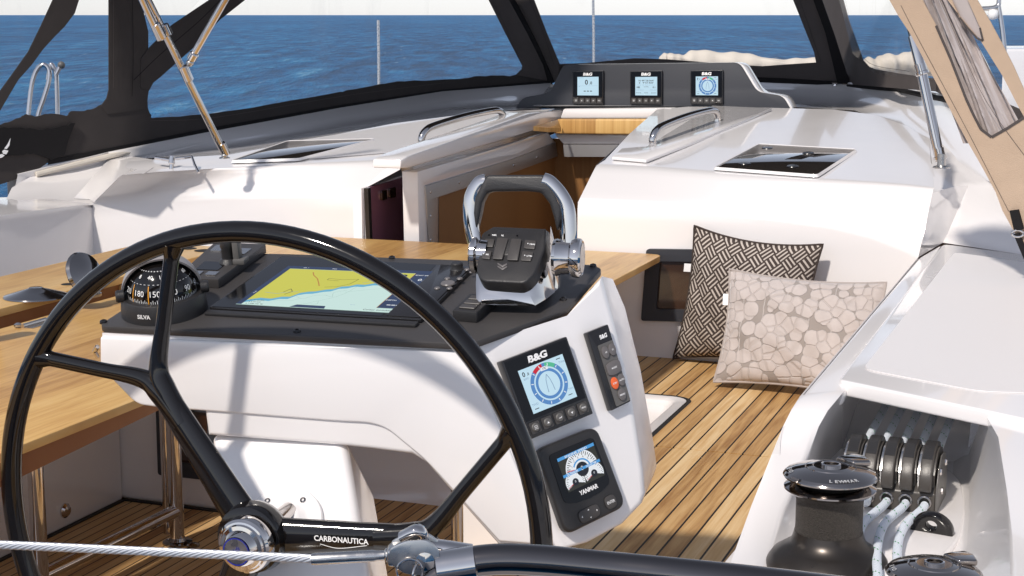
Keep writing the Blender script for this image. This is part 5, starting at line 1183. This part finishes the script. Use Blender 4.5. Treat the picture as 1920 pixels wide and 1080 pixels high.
# ================================================================ SPRAYHOOD
def vinyl():
    m=bpy.data.materials.new('clear_vinyl'); m.use_nodes=True; t=m.node_tree; N=t.nodes; L=t.links; N.clear()
    out=N.new('ShaderNodeOutputMaterial'); tr=N.new('ShaderNodeBsdfTransparent'); tr.inputs[0].default_value=(.97,.97,.97,1)
    gl=N.new('ShaderNodeBsdfGlossy'); gl.inputs['Roughness'].default_value=.08; df=N.new('ShaderNodeBsdfDiffuse'); df.inputs[0].default_value=(.85,.87,.9,1)
    lw=N.new('ShaderNodeLayerWeight'); lw.inputs[0].default_value=.12
    m1=N.new('ShaderNodeMixShader'); mm=N.new('ShaderNodeMath'); mm.operation='MULTIPLY'; mm.inputs[1].default_value=.12; L.new(lw.outputs['Fresnel'],mm.inputs[0]); L.new(mm.outputs[0],m1.inputs[0]); L.new(tr.outputs[0],m1.inputs[1]); L.new(gl.outputs[0],m1.inputs[2])
    g=N.new('ShaderNodeNewGeometry'); mp=N.new('ShaderNodeMapping'); mp.inputs['Scale'].default_value=(1.5,1.5,.25); mp.inputs['Rotation'].default_value=(.3,.2,0); L.new(g.outputs['Position'],mp.inputs[0])
    n=N.new('ShaderNodeTexNoise'); n.inputs['Scale'].default_value=3; n.inputs['Detail'].default_value=7; n.inputs['Roughness'].default_value=.55; n.inputs['Distortion'].default_value=.8; L.new(mp.outputs[0],n.inputs[0])
    cr=N.new('ShaderNodeMapRange'); cr.inputs[1].default_value=.52; cr.inputs[2].default_value=.75; cr.inputs[3].default_value=.012; cr.inputs[4].default_value=.10; L.new(n.outputs[0],cr.inputs[0])
    m2=N.new('ShaderNodeMixShader'); L.new(cr.outputs[0],m2.inputs[0]); L.new(m1.outputs[0],m2.inputs[1]); L.new(df.outputs[0],m2.inputs[2])
    L.new(m2.outputs[0],out.inputs[0]); return m
M['vinyl']=vinyl()
M['vinyl2']=mk('folded_clear_vinyl',(.40,.35,.335),.12,coat=1,bump=.0,var=.55,vscale=5,stretch=(1,1,.3))
hood=thing('sprayhood','dark canvas sprayhood with clear windows wrapped round the cabin front','sprayhood',(-2.2,7,1.2))
FA=D(1030,157,9.4); FB=D(1590,160,8.8); FN=V((-(FB-FA).y,(FB-FA).x,0)).normalized(); FN=(FN+V((0,0,.35))).normalized()
SB=D(1800,230,6.5); SN=V((-(SB-FB).y,(SB-FB).x,0)).normalized()
def pl(P0,n): return lambda x,y,h=0: on(x,y,P0+n*h,n)
LP=pl(PA,PNn if PNn.dot(cA)<0 else -PNn); FP=pl(FA,-FN if FN.dot(cA)>0 else FN); SPp=pl(FB,-SN if SN.dot(cA)>0 else SN)
def tn_(pl_): # outward (toward the camera) normal
    a,b,c=pl_(800,100),pl_(900,100),pl_(800,200); n=(b-a).cross(c-a).normalized(); return n if n.dot(cA)<0 else -n
def cloth(pl_,pts,name='canvas',mat='canvas',th=.006,h=0,sm=0,parent=hood,**k):
    n=tn_(pl_); P_=[pl_(x,y,0)+n*h for x,y in pts]
    m_=MB(); m_.prism(P_,n*th); return obj(name,m_,mat,parent,**k)
def wavy(pts,amp,seed,sub=5):
    r=random.Random(seed); sp=smooth_path([V((x,y,0)) for x,y in pts],sub); return [(p.x+r.uniform(-amp,amp)*.4,p.y+r.uniform(-amp,amp)) for p in sp]
# port side
cloth(LP,[(-60,300),(-2,172),(25,135),(52,97),(75,50),(98,0),(120,-40),(165,-40),(147,0),(139,25),(120,50),(100,70),(80,92),(58,122),(33,150),(0,206),(-60,300)][:-1],'canvas_strip')
cloth(LP,[(203,-60),(256,-60),(263,0),(277,60),(277,88),(279,160),(276,183),(273,205),(200,214),(188,199),(199,184),(203,168)],'canvas_post')
cloth(LP,[(450,-60),(390,0),(357,22),(320,47),(279,88),(262,110),(262,165),(277,170),(285,155),(300,143),(330,116),(363,87),(410,37),(457,0),(530,-60)],'canvas_strip',h=.006)
top=wavy([(-60,262),(0,235),(35,221),(50,215),(70,218),(95,213),(125,217),(133,209),(165,206),(190,197)],1.2,4)+[(200,190),(262,170),(276,186)]+wavy([(277,203),(283,216),(292,221),(380,214),(500,197),(640,172)],.8,5)+wavy([(640,172),(700,160),(760,152),(850,149),(900,142),(955,143)],1.5,6)
bot=[(1034,154),(827,170),(640,198),(390,243),(200,280),(88,306),(70,318),(30,336),(0,346),(-60,370)]
cloth(LP,top+[(968,140),(978,130),(1040,140)]+bot,'canvas_skirt',h=-.004)
cloth(LP,[(1036,150),(827,168),(640,196),(390,240),(200,278),(92,300),(88,309),(200,287),(390,249),(640,203),(827,173),(1034,158)],'hem_band','canvasblk',.004,.004)
# folds at the left end, with the sail emblem
cloth(LP,wavy([(-60,262),(-20,245),(20,238),(60,242),(100,240),(138,230)],1.5,9)+[(125,262),(118,290),(92,300)]+wavy([(90,298),(60,288),(20,292),(-60,300)],1.2,11),'canvas_fold','canvasblk',.01,.008)
def emb():
    n=tn_(LP); q=lambda x,y:LP(x,y,0)+n*.0195
    m_=MB(); m_.face([q(16,258),q(14,272),q(9,279),q(4,278),q(10,270)]); m_.face([q(0,283),q(4,280),q(12,282),(q(8,289)),q(2,288)]); m_.face([q(-6,290),q(0,288),q(5,291),q(0,295),q(-6,296)]); return m_
obj('sail_emblem',emb(),'white',hood,smooth=0)
# stitched seams on the port canvas
def seam(pl_,pts,w=1.0,mat='canvasblk',h=.013,parent=hood,name='seam'):
    n=tn_(pl_); m_=MB(); sp=smooth_path([V((x,y,0)) for x,y in pts],5); P_=[pl_(p.x,p.y)+n*h for p in sp]
    for a,b in zip(P_,P_[1:]):
        d=(b-a).normalized(); o_=n.cross(d)*(w*.0011); m_.face([a-o_,b-o_,b+o_,a+o_])
    return obj(name,m_,mat,parent,smooth=0)
seam(LP,[(248,150),(300,100),(370,40),(420,-10)],1.6); seam(LP,[(245,-20),(247,100),(245,180)],1.2); seam(LP,[(210,-20),(210,165)],1,'canvas2'); seam(LP,[(280,226),(400,220),(640,180),(830,155)],1,'canvas2')
# post at the forward port corner
cloth(LP,[(885,-60),(915,0),(945,60),(978,123),(976,134),(968,141),(1034,153),(1020,130),(985,60),(952,0),(925,-50)],'canvas_post','canvas2',.006,.004)
cloth(FP,[(925,-50),(952,0),(990,65),(1034,153),(1052,153),(1056,121),(1050,120),(1025,60),(1002,0),(975,-55)],'canvas_post','canvas2')
def zipb(pl_,pts,name='zip'):
    cloth(pl_,pts,name,'canvasblk',.010,.010)
zipb(FP,[(925,-50),(952,0),(984,60),(1010,110),(1030,153),(1041,153),(1022,108),(998,58),(968,0),(945,-50)])
seam(FP,[(905+30,-40),(962,20),(985,60)],.8,'canvas'); seam(LP,[(908,-20),(940,40),(970,110)],.9,'canvas'); seam(FP,[(985,-20),(1012,40),(1040,120)],.9,'canvas')
# front: skirt behind the pod and to starboard of it
cloth(FP,[(1045,150),(1050,120),(1100,118),(1140,114),(1190,109),(1250,111),(1390,122),(1430,124),(1470,121),(1530,117),(1590,140),(1596,158),(1540,156),(1400,150),(1390,150)],'canvas_skirt','canvas2')
cloth(FP,[(1395,143),(1470,146),(1560,151),(1596,155),(1596,161),(1540,158),(1395,152)],'hem_band','canvasblk',.004,.006)
cloth(FP,[(1470,-60),(1488,0),(1497,22),(1512,60),(1527,97),(1531,118),(1590,158),(1574,120),(1558,75),(1533,0),(1515,-60)],'canvas_post','canvas2',.006,.004)
cloth(SPp,[(1533,-60),(1533,0),(1558,75),(1574,125),(1590,158),(1760,172),(1755,148),(1680,137),(1640,130),(1628,125),(1617,113),(1605,80),(1590,37),(1580,0),(1565,-60)],'canvas_skirt','canvas2')
cloth(SPp,[(1755,148),(1830,170),(1900,200),(1990,240),(2000,290),(1900,236),(1800,196),(1755,172)],'canvas_skirt','canvas2')
cloth(SPp,[(1590,148),(1690,156),(1760,164),(1830,190),(1960,250),(1960,262),(1830,200),(1760,173),(1690,163),(1590,158)],'hem_band','canvasblk',.004,.008)
zipb(FP,[(1510,-60),(1527,0),(1549,60),(1571,152),(1596,157),(1588,135),(1566,65),(1543,0),(1526,-60)])
seam(FP,[(1494,-20),(1518,50),(1540,115)],.9,'canvas'); seam(SPp,[(1575,-20),(1600,70),(1625,118),(1700,134)],.9,'canvas')
for x,y in ((1567,156),(1586,158)):
    c=FP(x,y)+tn_(FP)*.03; m_=MB(); m_.box(c+V((0,0,-.012)),(.016,.008,.04)); m_.bevel(.004,2); obj('zip_pull',m_,'chrome',hood); m_=MB(); m_.tube([c+V((-.014,0,.012)),c+V((.014,0,.012))],.006,8); obj('zip_slider',m_,'chrome',hood)
# unseen sprayhood roof, added and cut slanting to shade the port cabin top
def up_(p,z): return V((p.x,p.y,z))
a0=on(-60,0,PA,PNn); f1_=FP(975,-60); f2_=FP(1540,-60); s1=SPp(1990,-60)
r0=[V((-4.5,5.45,2.02)),V((-4.0,5.4,2.34)),V((-2.6,6.7,2.50)),V((-1.2,7.1,2.50)),V((-.35,7.1,2.2))]
r1=[V((-4.25,7.0,2.02)),V((-3.7,7.1,2.30)),V((-2.5,7.2,2.45)),V((-1.4,7.7,2.43)),V((-.5,7.7,2.15))]
r2=[V((-3.85,8.4,2.0)),V((-3.3,8.5,2.12)),V((-2.5,8.6,2.15)),V((-1.7,8.6,2.12)),V((-.9,8.3,2.0))]
mb=MB(); mb.ring_loft([r0,r1,r2],closed=False); obj('shading_roof_panel',mb,'canvas',hood,smooth=60)
# clear windows
def pane(pl_,pts,h=-.004):
    n=tn_(pl_); m_=MB(); m_.face([pl_(x,y)+n*h for x,y in pts]); return obj('clear_window',m_,'vinyl',hood,smooth=0)
pane(LP,[(-60,290),(-60,-60),(125,-60),(98,0),(52,97)],-.008)
pane(LP,[(145,-60),(230,-60),(230,230),(-50,260),(33,150),(120,45)],-.008)
pane(LP,[(230,-60),(430,-60),(270,120),(240,120)],-.008)
pane(LP,[(260,190),(490,-60),(900,-60),(990,130),(940,160),(640,185),(380,225),(260,225)],-.008)
pane(FP,[(960,-60),(1500,-60),(1540,125),(1200,128),(1045,125)],-.004)
pane(SPp,[(1560,-60),(1990,-60),(1990,230),(1760,150),(1640,138),(1600,100)],-.004)
# ---------------------------------------------------------------- sprayhood frame struts
def strut(pts,r,name,label):
    t_=thing('frame_strut',label,'strut',pts[0],'stainless struts of the sprayhood frame')
    return t_
sp0=T(419,291); A_=lambda x,y,d=6.3: D(x,y,d)
st=thing('frame_strut','left stainless sprayhood strut with a forked upper end','strut',sp0)
base=D(419,284,6.55); t1=D(352,150,6.35); t2=D(262,-30,6.1); t3=D(205,-140,6.0)
mb=MB(); mb.tube([base,t1,D(305,55,6.25),t2,t3],.0145,18); obj('tube',mb,'chrome',st)
mb=MB(); mb.tube([D(300,74,6.2),D(262,-10,6.08),D(215,-110,5.95)],.0135,18); obj('tube',mb,'chrome',st)
for a,b_,r in ((D(355,152,6.35),D(343,124,6.32),.0195),(D(424,290,6.56),D(414,268,6.53),.0185),(D(316,66,6.25),D(307,46,6.23),.0185),(D(305,72,6.2),D(291,44,6.16),.0185)):
    mb=MB(); mb.lathe([(r*.8,0),(r,.003),(r,(b_-a).length-.003),(r*.8,(b_-a).length)],a,(b_-a),24); obj('collar',mb,'chrome',st)
for x,y,d,r in ((356,118,6.3,.016),(303,70,6.2,.013),(421,292,6.55,.013)):
    c=D(x,y,d); mb=MB(); mb.lathe([(0,-r),(r*.7,-r*.7),(r,0),(r*.7,r*.7),(0,r)],c,cA,16); obj('pivot',mb,'steel',st,smooth=60)
mb=MB(); mb.lathe([(.022,0),(.022,.004),(.012,.008),(.011,.03)],D(421,297,6.56),(0,0,1),20); obj('foot',mb,'steel',st)
st2=thing('frame_strut','slanting stainless brace rising from the fork of the left strut','strut',D(358,110,6.3))
mb=MB(); mb.tube([D(360,108,6.3),D(425,-5,6.2),D(470,-85,6.15)],.014,18); obj('tube',mb,'chrome',st2)
a,b_=D(358,112,6.3),D(368,95,6.28); mb=MB(); mb.lathe([(.014,0),(.019,.004),(.019,.03),(.015,.034)],a,b_-a,22); obj('collar',mb,'chrome',st2)
st3=thing('frame_strut','right stainless sprayhood strut beside the beige canvas','strut',D(1762,300,5.7))
mb=MB(); mb.tube([D(1763,302,5.7),D(1727,130,5.7),D(1712,68,5.72)],.0185,18); obj('tube',mb,'chrome',st3)
mb=MB(); mb.tube([D(1730,138,5.69),D(1700,30,5.73),D(1680,-50,5.75)],.0115,18); obj('tube',mb,'darksteel',st3)
for a,b_,r in ((D(1764,300,5.7),D(1759,278,5.7),.024),(D(1730,141,5.7),D(1724,120,5.7),.024)):
    mb=MB(); mb.lathe([(r*.85,0),(r,.003),(r,(b_-a).length*.3),(r*.85,(b_-a).length*.35),(r*.85,(b_-a).length)],a,(b_-a),24); obj('collar',mb,'chrome',st3)
mb=MB(); mb.lathe([(.03,0),(.03,.005),(.016,.01),(.015,.05)],D(1765,315,5.68),(0,0,1),20); obj('foot',mb,'steel',st3)
# ---------------------------------------------------------------- beige side curtain
CB=D(1760,170,4.8); CE=D(1960,170,4.62); CN=V((-(CE-CB).y,(CE-CB).x,0)).normalized(); CP=pl(CB,CN if CN.dot(cA)<0 else -CN)
cur=thing('side_curtain','tan canvas side curtain with a folded clear window, hanging at the right edge','curtain',CP(1900,440))
def cc(pts,name,mat,th=.005,h=0,parent=cur): return cloth(CP,pts,name,mat,th,h,parent=parent)
L_=[(1640,-60),(1668,0),(1685,30),(1707,63),(1733,112),(1760,163),(1786,213),(1813,263),(1840,310),(1867,360),(1880,395),(1905,440),(1930,495)]
R__=[(2030,470),(2000,310),(1960,215),(1920,167),(1900,122),(1880,83),(1857,40),(1833,0),(1800,-60)]
w1_=[(1700,-60),(1730,0),(1756,48),(1784,112),(1813,187),(1827,217),(1840,242),(1860,257),(1890,240),(1921,220),(1910,200),(1880,142),(1840,78),(1800,30),(1777,0),(1750,-60)]
w2_=[(1752,-60),(1785,0),(1800,33),(1815,52),(1834,73),(1844,76),(1838,52),(1815,0),(1795,-60)]
def holed(outer,holes,mat,name,th=.004):
    """canvas sheet with cut-outs"""
    n=tn_(CP); cu=bpy.data.curves.new('c','CURVE'); cu.dimensions='2D'; cu.fill_mode='BOTH'; cu.extrude=th/2
    o3=CP(1800,100); ex=(CP(1900,100)-o3).normalized(); ey=n.cross(ex)
    for ring in [outer]+holes:
        s=cu.splines.new('POLY'); s.points.add(len(ring)-1); s.use_cyclic_u=True
        for p,(x,y) in zip(s.points,ring):
            d=CP(x,y)-o3; p.co=(d.dot(ex),d.dot(ey),0,1)
    o=bpy.data.objects.new('t',cu); COL.objects.link(o); me=bpy.data.meshes.new_from_object(o.evaluated_get(bpy.context.evaluated_depsgraph_get())); bpy.data.objects.remove(o)
    m_=MB(); m_.b.from_mesh(me)
    for v in m_.b.verts: c=v.co.copy(); v.co=o3+ex*c.x+ey*c.y+n*c.z
    return obj(name,m_,mat,cur)
holed(L_+R__,[w1_,w2_],'beige','canvas_panel')
# folded clear vinyl behind the cut-outs: a rippled sheet
n=tn_(CP); mb=MB()
def vf_(u,v):
    x=1690+60*u+v*110+u*v*70; y=-60+330*v
    p=CP(x,y)-n*.02; ph=u*9+v*1.5
    return p+n*(.012*math.sin(ph*2.6+math.sin(v*6)*.8)+.007*math.sin(ph*6.3+v*3))
mb.grid(vf_,40,20); obj('window_fold',mb,'vinyl2',cur,smooth=80)
cc([(1745,-60),(1777,-10),(1810,50),(1850,85),(1850,70),(1820,0),(1800,-60)],'clear_window','vinyl2',.001,-.01)
seam(CP,[(1745,-40),(1790,60),(1850,190),(1950,330)],.7,'canvas2',.0035,cur); seam(CP,[(1690,10),(1722,72),(1812,240),(1892,396)],.7,'canvas2',.0035,cur)
m_=[(1856,264),(1862,262),(1926,225),(1922,217)]; 
def border(pts,wd,name='window_binding'):
    m_=MB(); P_=[CP(x,y)+n*.004 for x,y in pts]
    for a,b in zip(P_,P_[1:]):
        d=(b-a).normalized(); o_=n.cross(d)*wd; m_.face([a-o_,b-o_,b+o_,a+o_])
    obj(name,m_,'canvas2',cur,smooth=0)
border([(1756,48),(1784,112),(1813,187),(1827,217),(1840,242),(1860,257),(1890,240),(1921,220)],.004)
border([(1800,33),(1815,52),(1834,73),(1844,76),(1838,52)],.003)
cc([(1896,394),(1912,392),(1922,428),(1905,432)],'strap','canvasblk',.012,.006)
mb=MB(); c=CP(1911,437)+n*.014; mb.tube([c+V((.016*math.cos(t),0,.010*math.sin(t))) for t in [2*math.pi*k/16 for k in range(16)]],.0035,8,closed=True); obj('strap_ring',mb,'chrome',cur)
cc([(1903,438),(1913,436),(1945,510),(1935,515)],'strap','canvasblk',.010,.005)
# ================================================================ RAILS AND STANCHIONS BEYOND
def rail(label,paths,r,cat='rail',mat='chrome',group=None,name='guard_rail'):
    t_=thing(name,label,cat,paths[0][0],group)
    for p in paths: m_=MB(); m_.tube(smooth_path(p,6),r,12); obj('tube',m_,mat,t_)
    return t_
dR=8.6
g_=rail('bent stainless rail loops seen through the far left window',[[D(50,250,dR),D(58,170,dR),D(65,140,dR),D(75,124,dR),D(86,123,dR),D(93,135,dR),D(91,155,dR),D(82,185,dR),D(72,215,dR),D(68,250,dR)],[D(90,150,dR+.1),D(95,122,dR+.1),D(101,128,dR+.1),D(106,145,dR+.1),D(108,215,dR+.1),D(108,250,dR+.1)],[D(105,140,dR),D(112,126,dR)]],.0125)
c=D(115,122,dR); mb=MB(); mb.lathe([(0,-.022),(.016,-.014),(.021,0),(.016,.014),(0,.022)],c,(0,0,1),16); obj('end_ball',mb,'grayplastic',g_,smooth=60)
rail('short stainless post below the left canvas skirt',[[D(36,420,8.0),D(35,330,8.0),D(34,300,8.0)]],.012,'post',name='rail_post')
for x,y0,y1,d,lb_ in ((710,38,200,11.5,'thin stanchion standing behind the wide left window'),(1113,-10,150,12.5,'thin stanchion rising behind the left pod display')):
    rail(lb_,[[D(x,y1,d),D(x,(y0+y1)/2,d),D(x-1,y0,d)]],.0105,'stanchion','steel','stanchions on the side deck','stanchion')
rail('stainless pulpit bars at the top right corner beyond the curtain',[[D(1835,17,6.5),D(1868,13,6.5),D(1873,-5,6.5),D(1870,-40,6.5)],[D(1872,10,6.5),D(1877,40,6.5),D(1882,80,6.5),D(1886,130,6.5)]],.0095)
c=D(1862,28,6.5); mb=MB(); mb.lathe([(0,-.02),(.018,-.014),(.022,0),(.018,.018),(0,.024)],c,(0,0,1),18); obj('rail_light',mb,'white',None,label='small white lamp clamped to the pulpit bar at the top right',cat='lamp',smooth=60)
# folded covers beyond the front windows
def bundle(pts,r,label,seed):
    rr=random.Random(seed); sp=smooth_path(pts,14); N_=len(sp); rings=[]; m_=MB(); ph=[rr.uniform(0,6) for _ in range(6)]
    rad=[r*(.35+.65*min(1,k/6,(N_-1-k)/4+.2))*(1+.10*math.sin(k*.45+ph[0])+.08*math.sin(k*.9+ph[1])) for k in range(N_)]
    m_.tube(sp,[(a*1.5,a) for a in rad],24,up=V((0,0,1)))
    for v in m_.b.verts:
        c=v.co; v.co=c+V((0,0,1))*(.012*math.sin(c.x*9+ph[2])*math.sin(c.y*5+c.z*40+ph[3])+.008*math.sin(c.x*23+c.z*60+ph[4]))
    return obj('folded_sail',m_,'beigew',None,smooth=70,label=label,cat='sail',group='folded sails on the foredeck')
bundle([D(1236,112,11),D(1262,112,11),D(1300,112,11),D(1380,116,11),D(1460,122,11),D(1545,126,11)],.055,'long cream folded sail lying behind the pod and its displays',3)
bundle([D(1590,128,9.6),D(1640,126,9.6),D(1680,118,9.6),D(1730,120,9.6),D(1790,130,9.6)],.062,'shorter cream folded sail behind the second front window',5)
mb=MB(); mb.prism([Z(1882,92,1.45),Z(2100,92,1.45),Z(2100,84,1.45),Z(1884,86,1.45)],(0,0,-.9)); mb.bevel(.02,3); obj('deck_locker',mb,'gel',yacht)
# ================================================================ FOREGROUND LIFELINE AND RAIL
dF=1.5
pt_=[D(742,1500,dF),D(745,1230,dF),D(775,1130,dF),D(818,1084,dF),D(870,1058,dF),D(930,1049,dF),D(1010,1051,dF),D(1120,1061,dF),D(1440,1093,dF),D(1920,1150,dF+.1),D(2300,1200,dF+.15)]
fr_=thing('pushpit_rail','dark polished steel rail curving across the bottom edge in the foreground','rail',D(900,1060,dF))
M['railsteel']=mk('rail_steel',(.17,.155,.15),.10,metal=1,rvar=.05,vscale=10)
mb=MB(); p0=pt_[0]; mb.tube(smooth_path([V((p0.x,p0.y,.72))]+pt_,8),.0148,24); obj('tube',mb,'railsteel',fr_,smooth=60)
w0=D(-700,990,dF+.25); w1e=D(592,1048,dF)
ll=thing('lifeline','twisted white wire lifeline stretched across the bottom left foreground','lifeline',w1e)
d=(w1e-w0); Ln=d.length; d.normalize(); a_,b_=frame_from(d); M['wire']=mk('wire_strand',(.60,.62,.66),.35,metal=.55)
mb=MB(); ns=7; Rw=.0030
pitch_=.056; nst=int(Ln/.0035)
for s_ in range(ns):
    ph=2*math.pi*s_/ns; pts=[]
    for k in range(nst+1):
        x=Ln*k/nst; t=ph-2*math.pi*x/pitch_; pts.append(w0+d*x+(a_*math.cos(t)+b_*math.sin(t))*Rw)
    mb.tube(pts,.00148,6)
obj('wire',mb,'wire',ll,smooth=80,weld=False)
e1=D(742,1040,dF); dv=(e1-w1e).normalized()
mb=MB(); l_=(e1-w1e).length; mb.lathe([(.0052,-.004),(.0056,0),(.0056,l_*.72),(.0047,l_*.76),(.0047,l_*.86),(.0066,l_*.88),(.0066,l_*.94),(.005,l_*.97),(.005,l_)],w1e,dv,24); obj('swage_sleeve',mb,'steel',ll,smooth=40)
# toggle: two cheeks round a pin
tg=thing('toggle_fork','steel fork and split ring joining the lifeline to the foreground rail','fork',e1)
vup=V((0,0,1)); sd_=dv.cross(vup).normalized(); e2=D(800,1050,dF)
for s_ in (-1,1):
    m_=MB(); o_=[e1+dv*-.006+vup*.010,e1+dv*.010+vup*.017,e1+dv*.030+vup*.017,e1+dv*.042+vup*.006,e1+dv*.042-vup*.010,e1+dv*.028-vup*.018,e1+dv*.010-vup*.016,e1-dv*.004-vup*.006]
    m_.prism([p+sd_*(s_*.010-.002) for p in rnd_poly(o_,.006,3)],sd_*.004); m_.bevel(.001,2,50); obj('cheek',m_,'steel',tg,smooth=40)
m_=MB(); m_.box(e1-dv*.002,(.012,.022,.018),(dv,sd_,vup)); m_.bevel(.004,3); obj('yoke',m_,'steel',tg)
c=e1+dv*.028-vup*.004
m_=MB(); m_.lathe([(0,-.015),(.008,-.015),(.009,-.013),(.006,-.012),(.006,.012),(.009,.013),(0,.015)],c,sd_,24); obj('clevis_pin',m_,'chrome',tg)
e3=D(880,1030,dF+.02)
arm_=[e1+dv*.006+vup*.016-sd_*.004,e1+dv*.022+vup*.023-sd_*.0,D(800,1018,dF+.01),D(845,1026,dF+.01),D(885,1032,dF+.01)]
m_=MB(); sp=smooth_path(arm_,6); m_.tube(sp,[(.009,.0055)]*len(sp),14); obj('link_bar',m_,'chrome',tg,smooth=60)
m_=MB(); m_.lathe([(.012,-.02),(.0175,-.018),(.0175,.018),(.012,.02)],D(856,1062,dF),(pt_[5]-pt_[4]),28); obj('rail_clamp',m_,'chrome',tg)
m_=MB(); rc=D(768,1072,dF-.012); m_.tube([rc+(cR*math.cos(t)+cZ*math.sin(t))*.012 for t in [2*math.pi*k/28 for k in range(28)]],.0011,8,closed=True); obj('split_ring',m_,'chrome',tg)
m_=MB(); rc=D(786,1078,dF-.008); m_.tube([rc+(cR*.5*math.cos(t)+cZ*math.sin(t)+cA*math.cos(t)*.8)*.011 for t in [2*math.pi*k/28 for k in range(28)]],.0011,8,closed=True); obj('split_ring',m_,'chrome',tg)
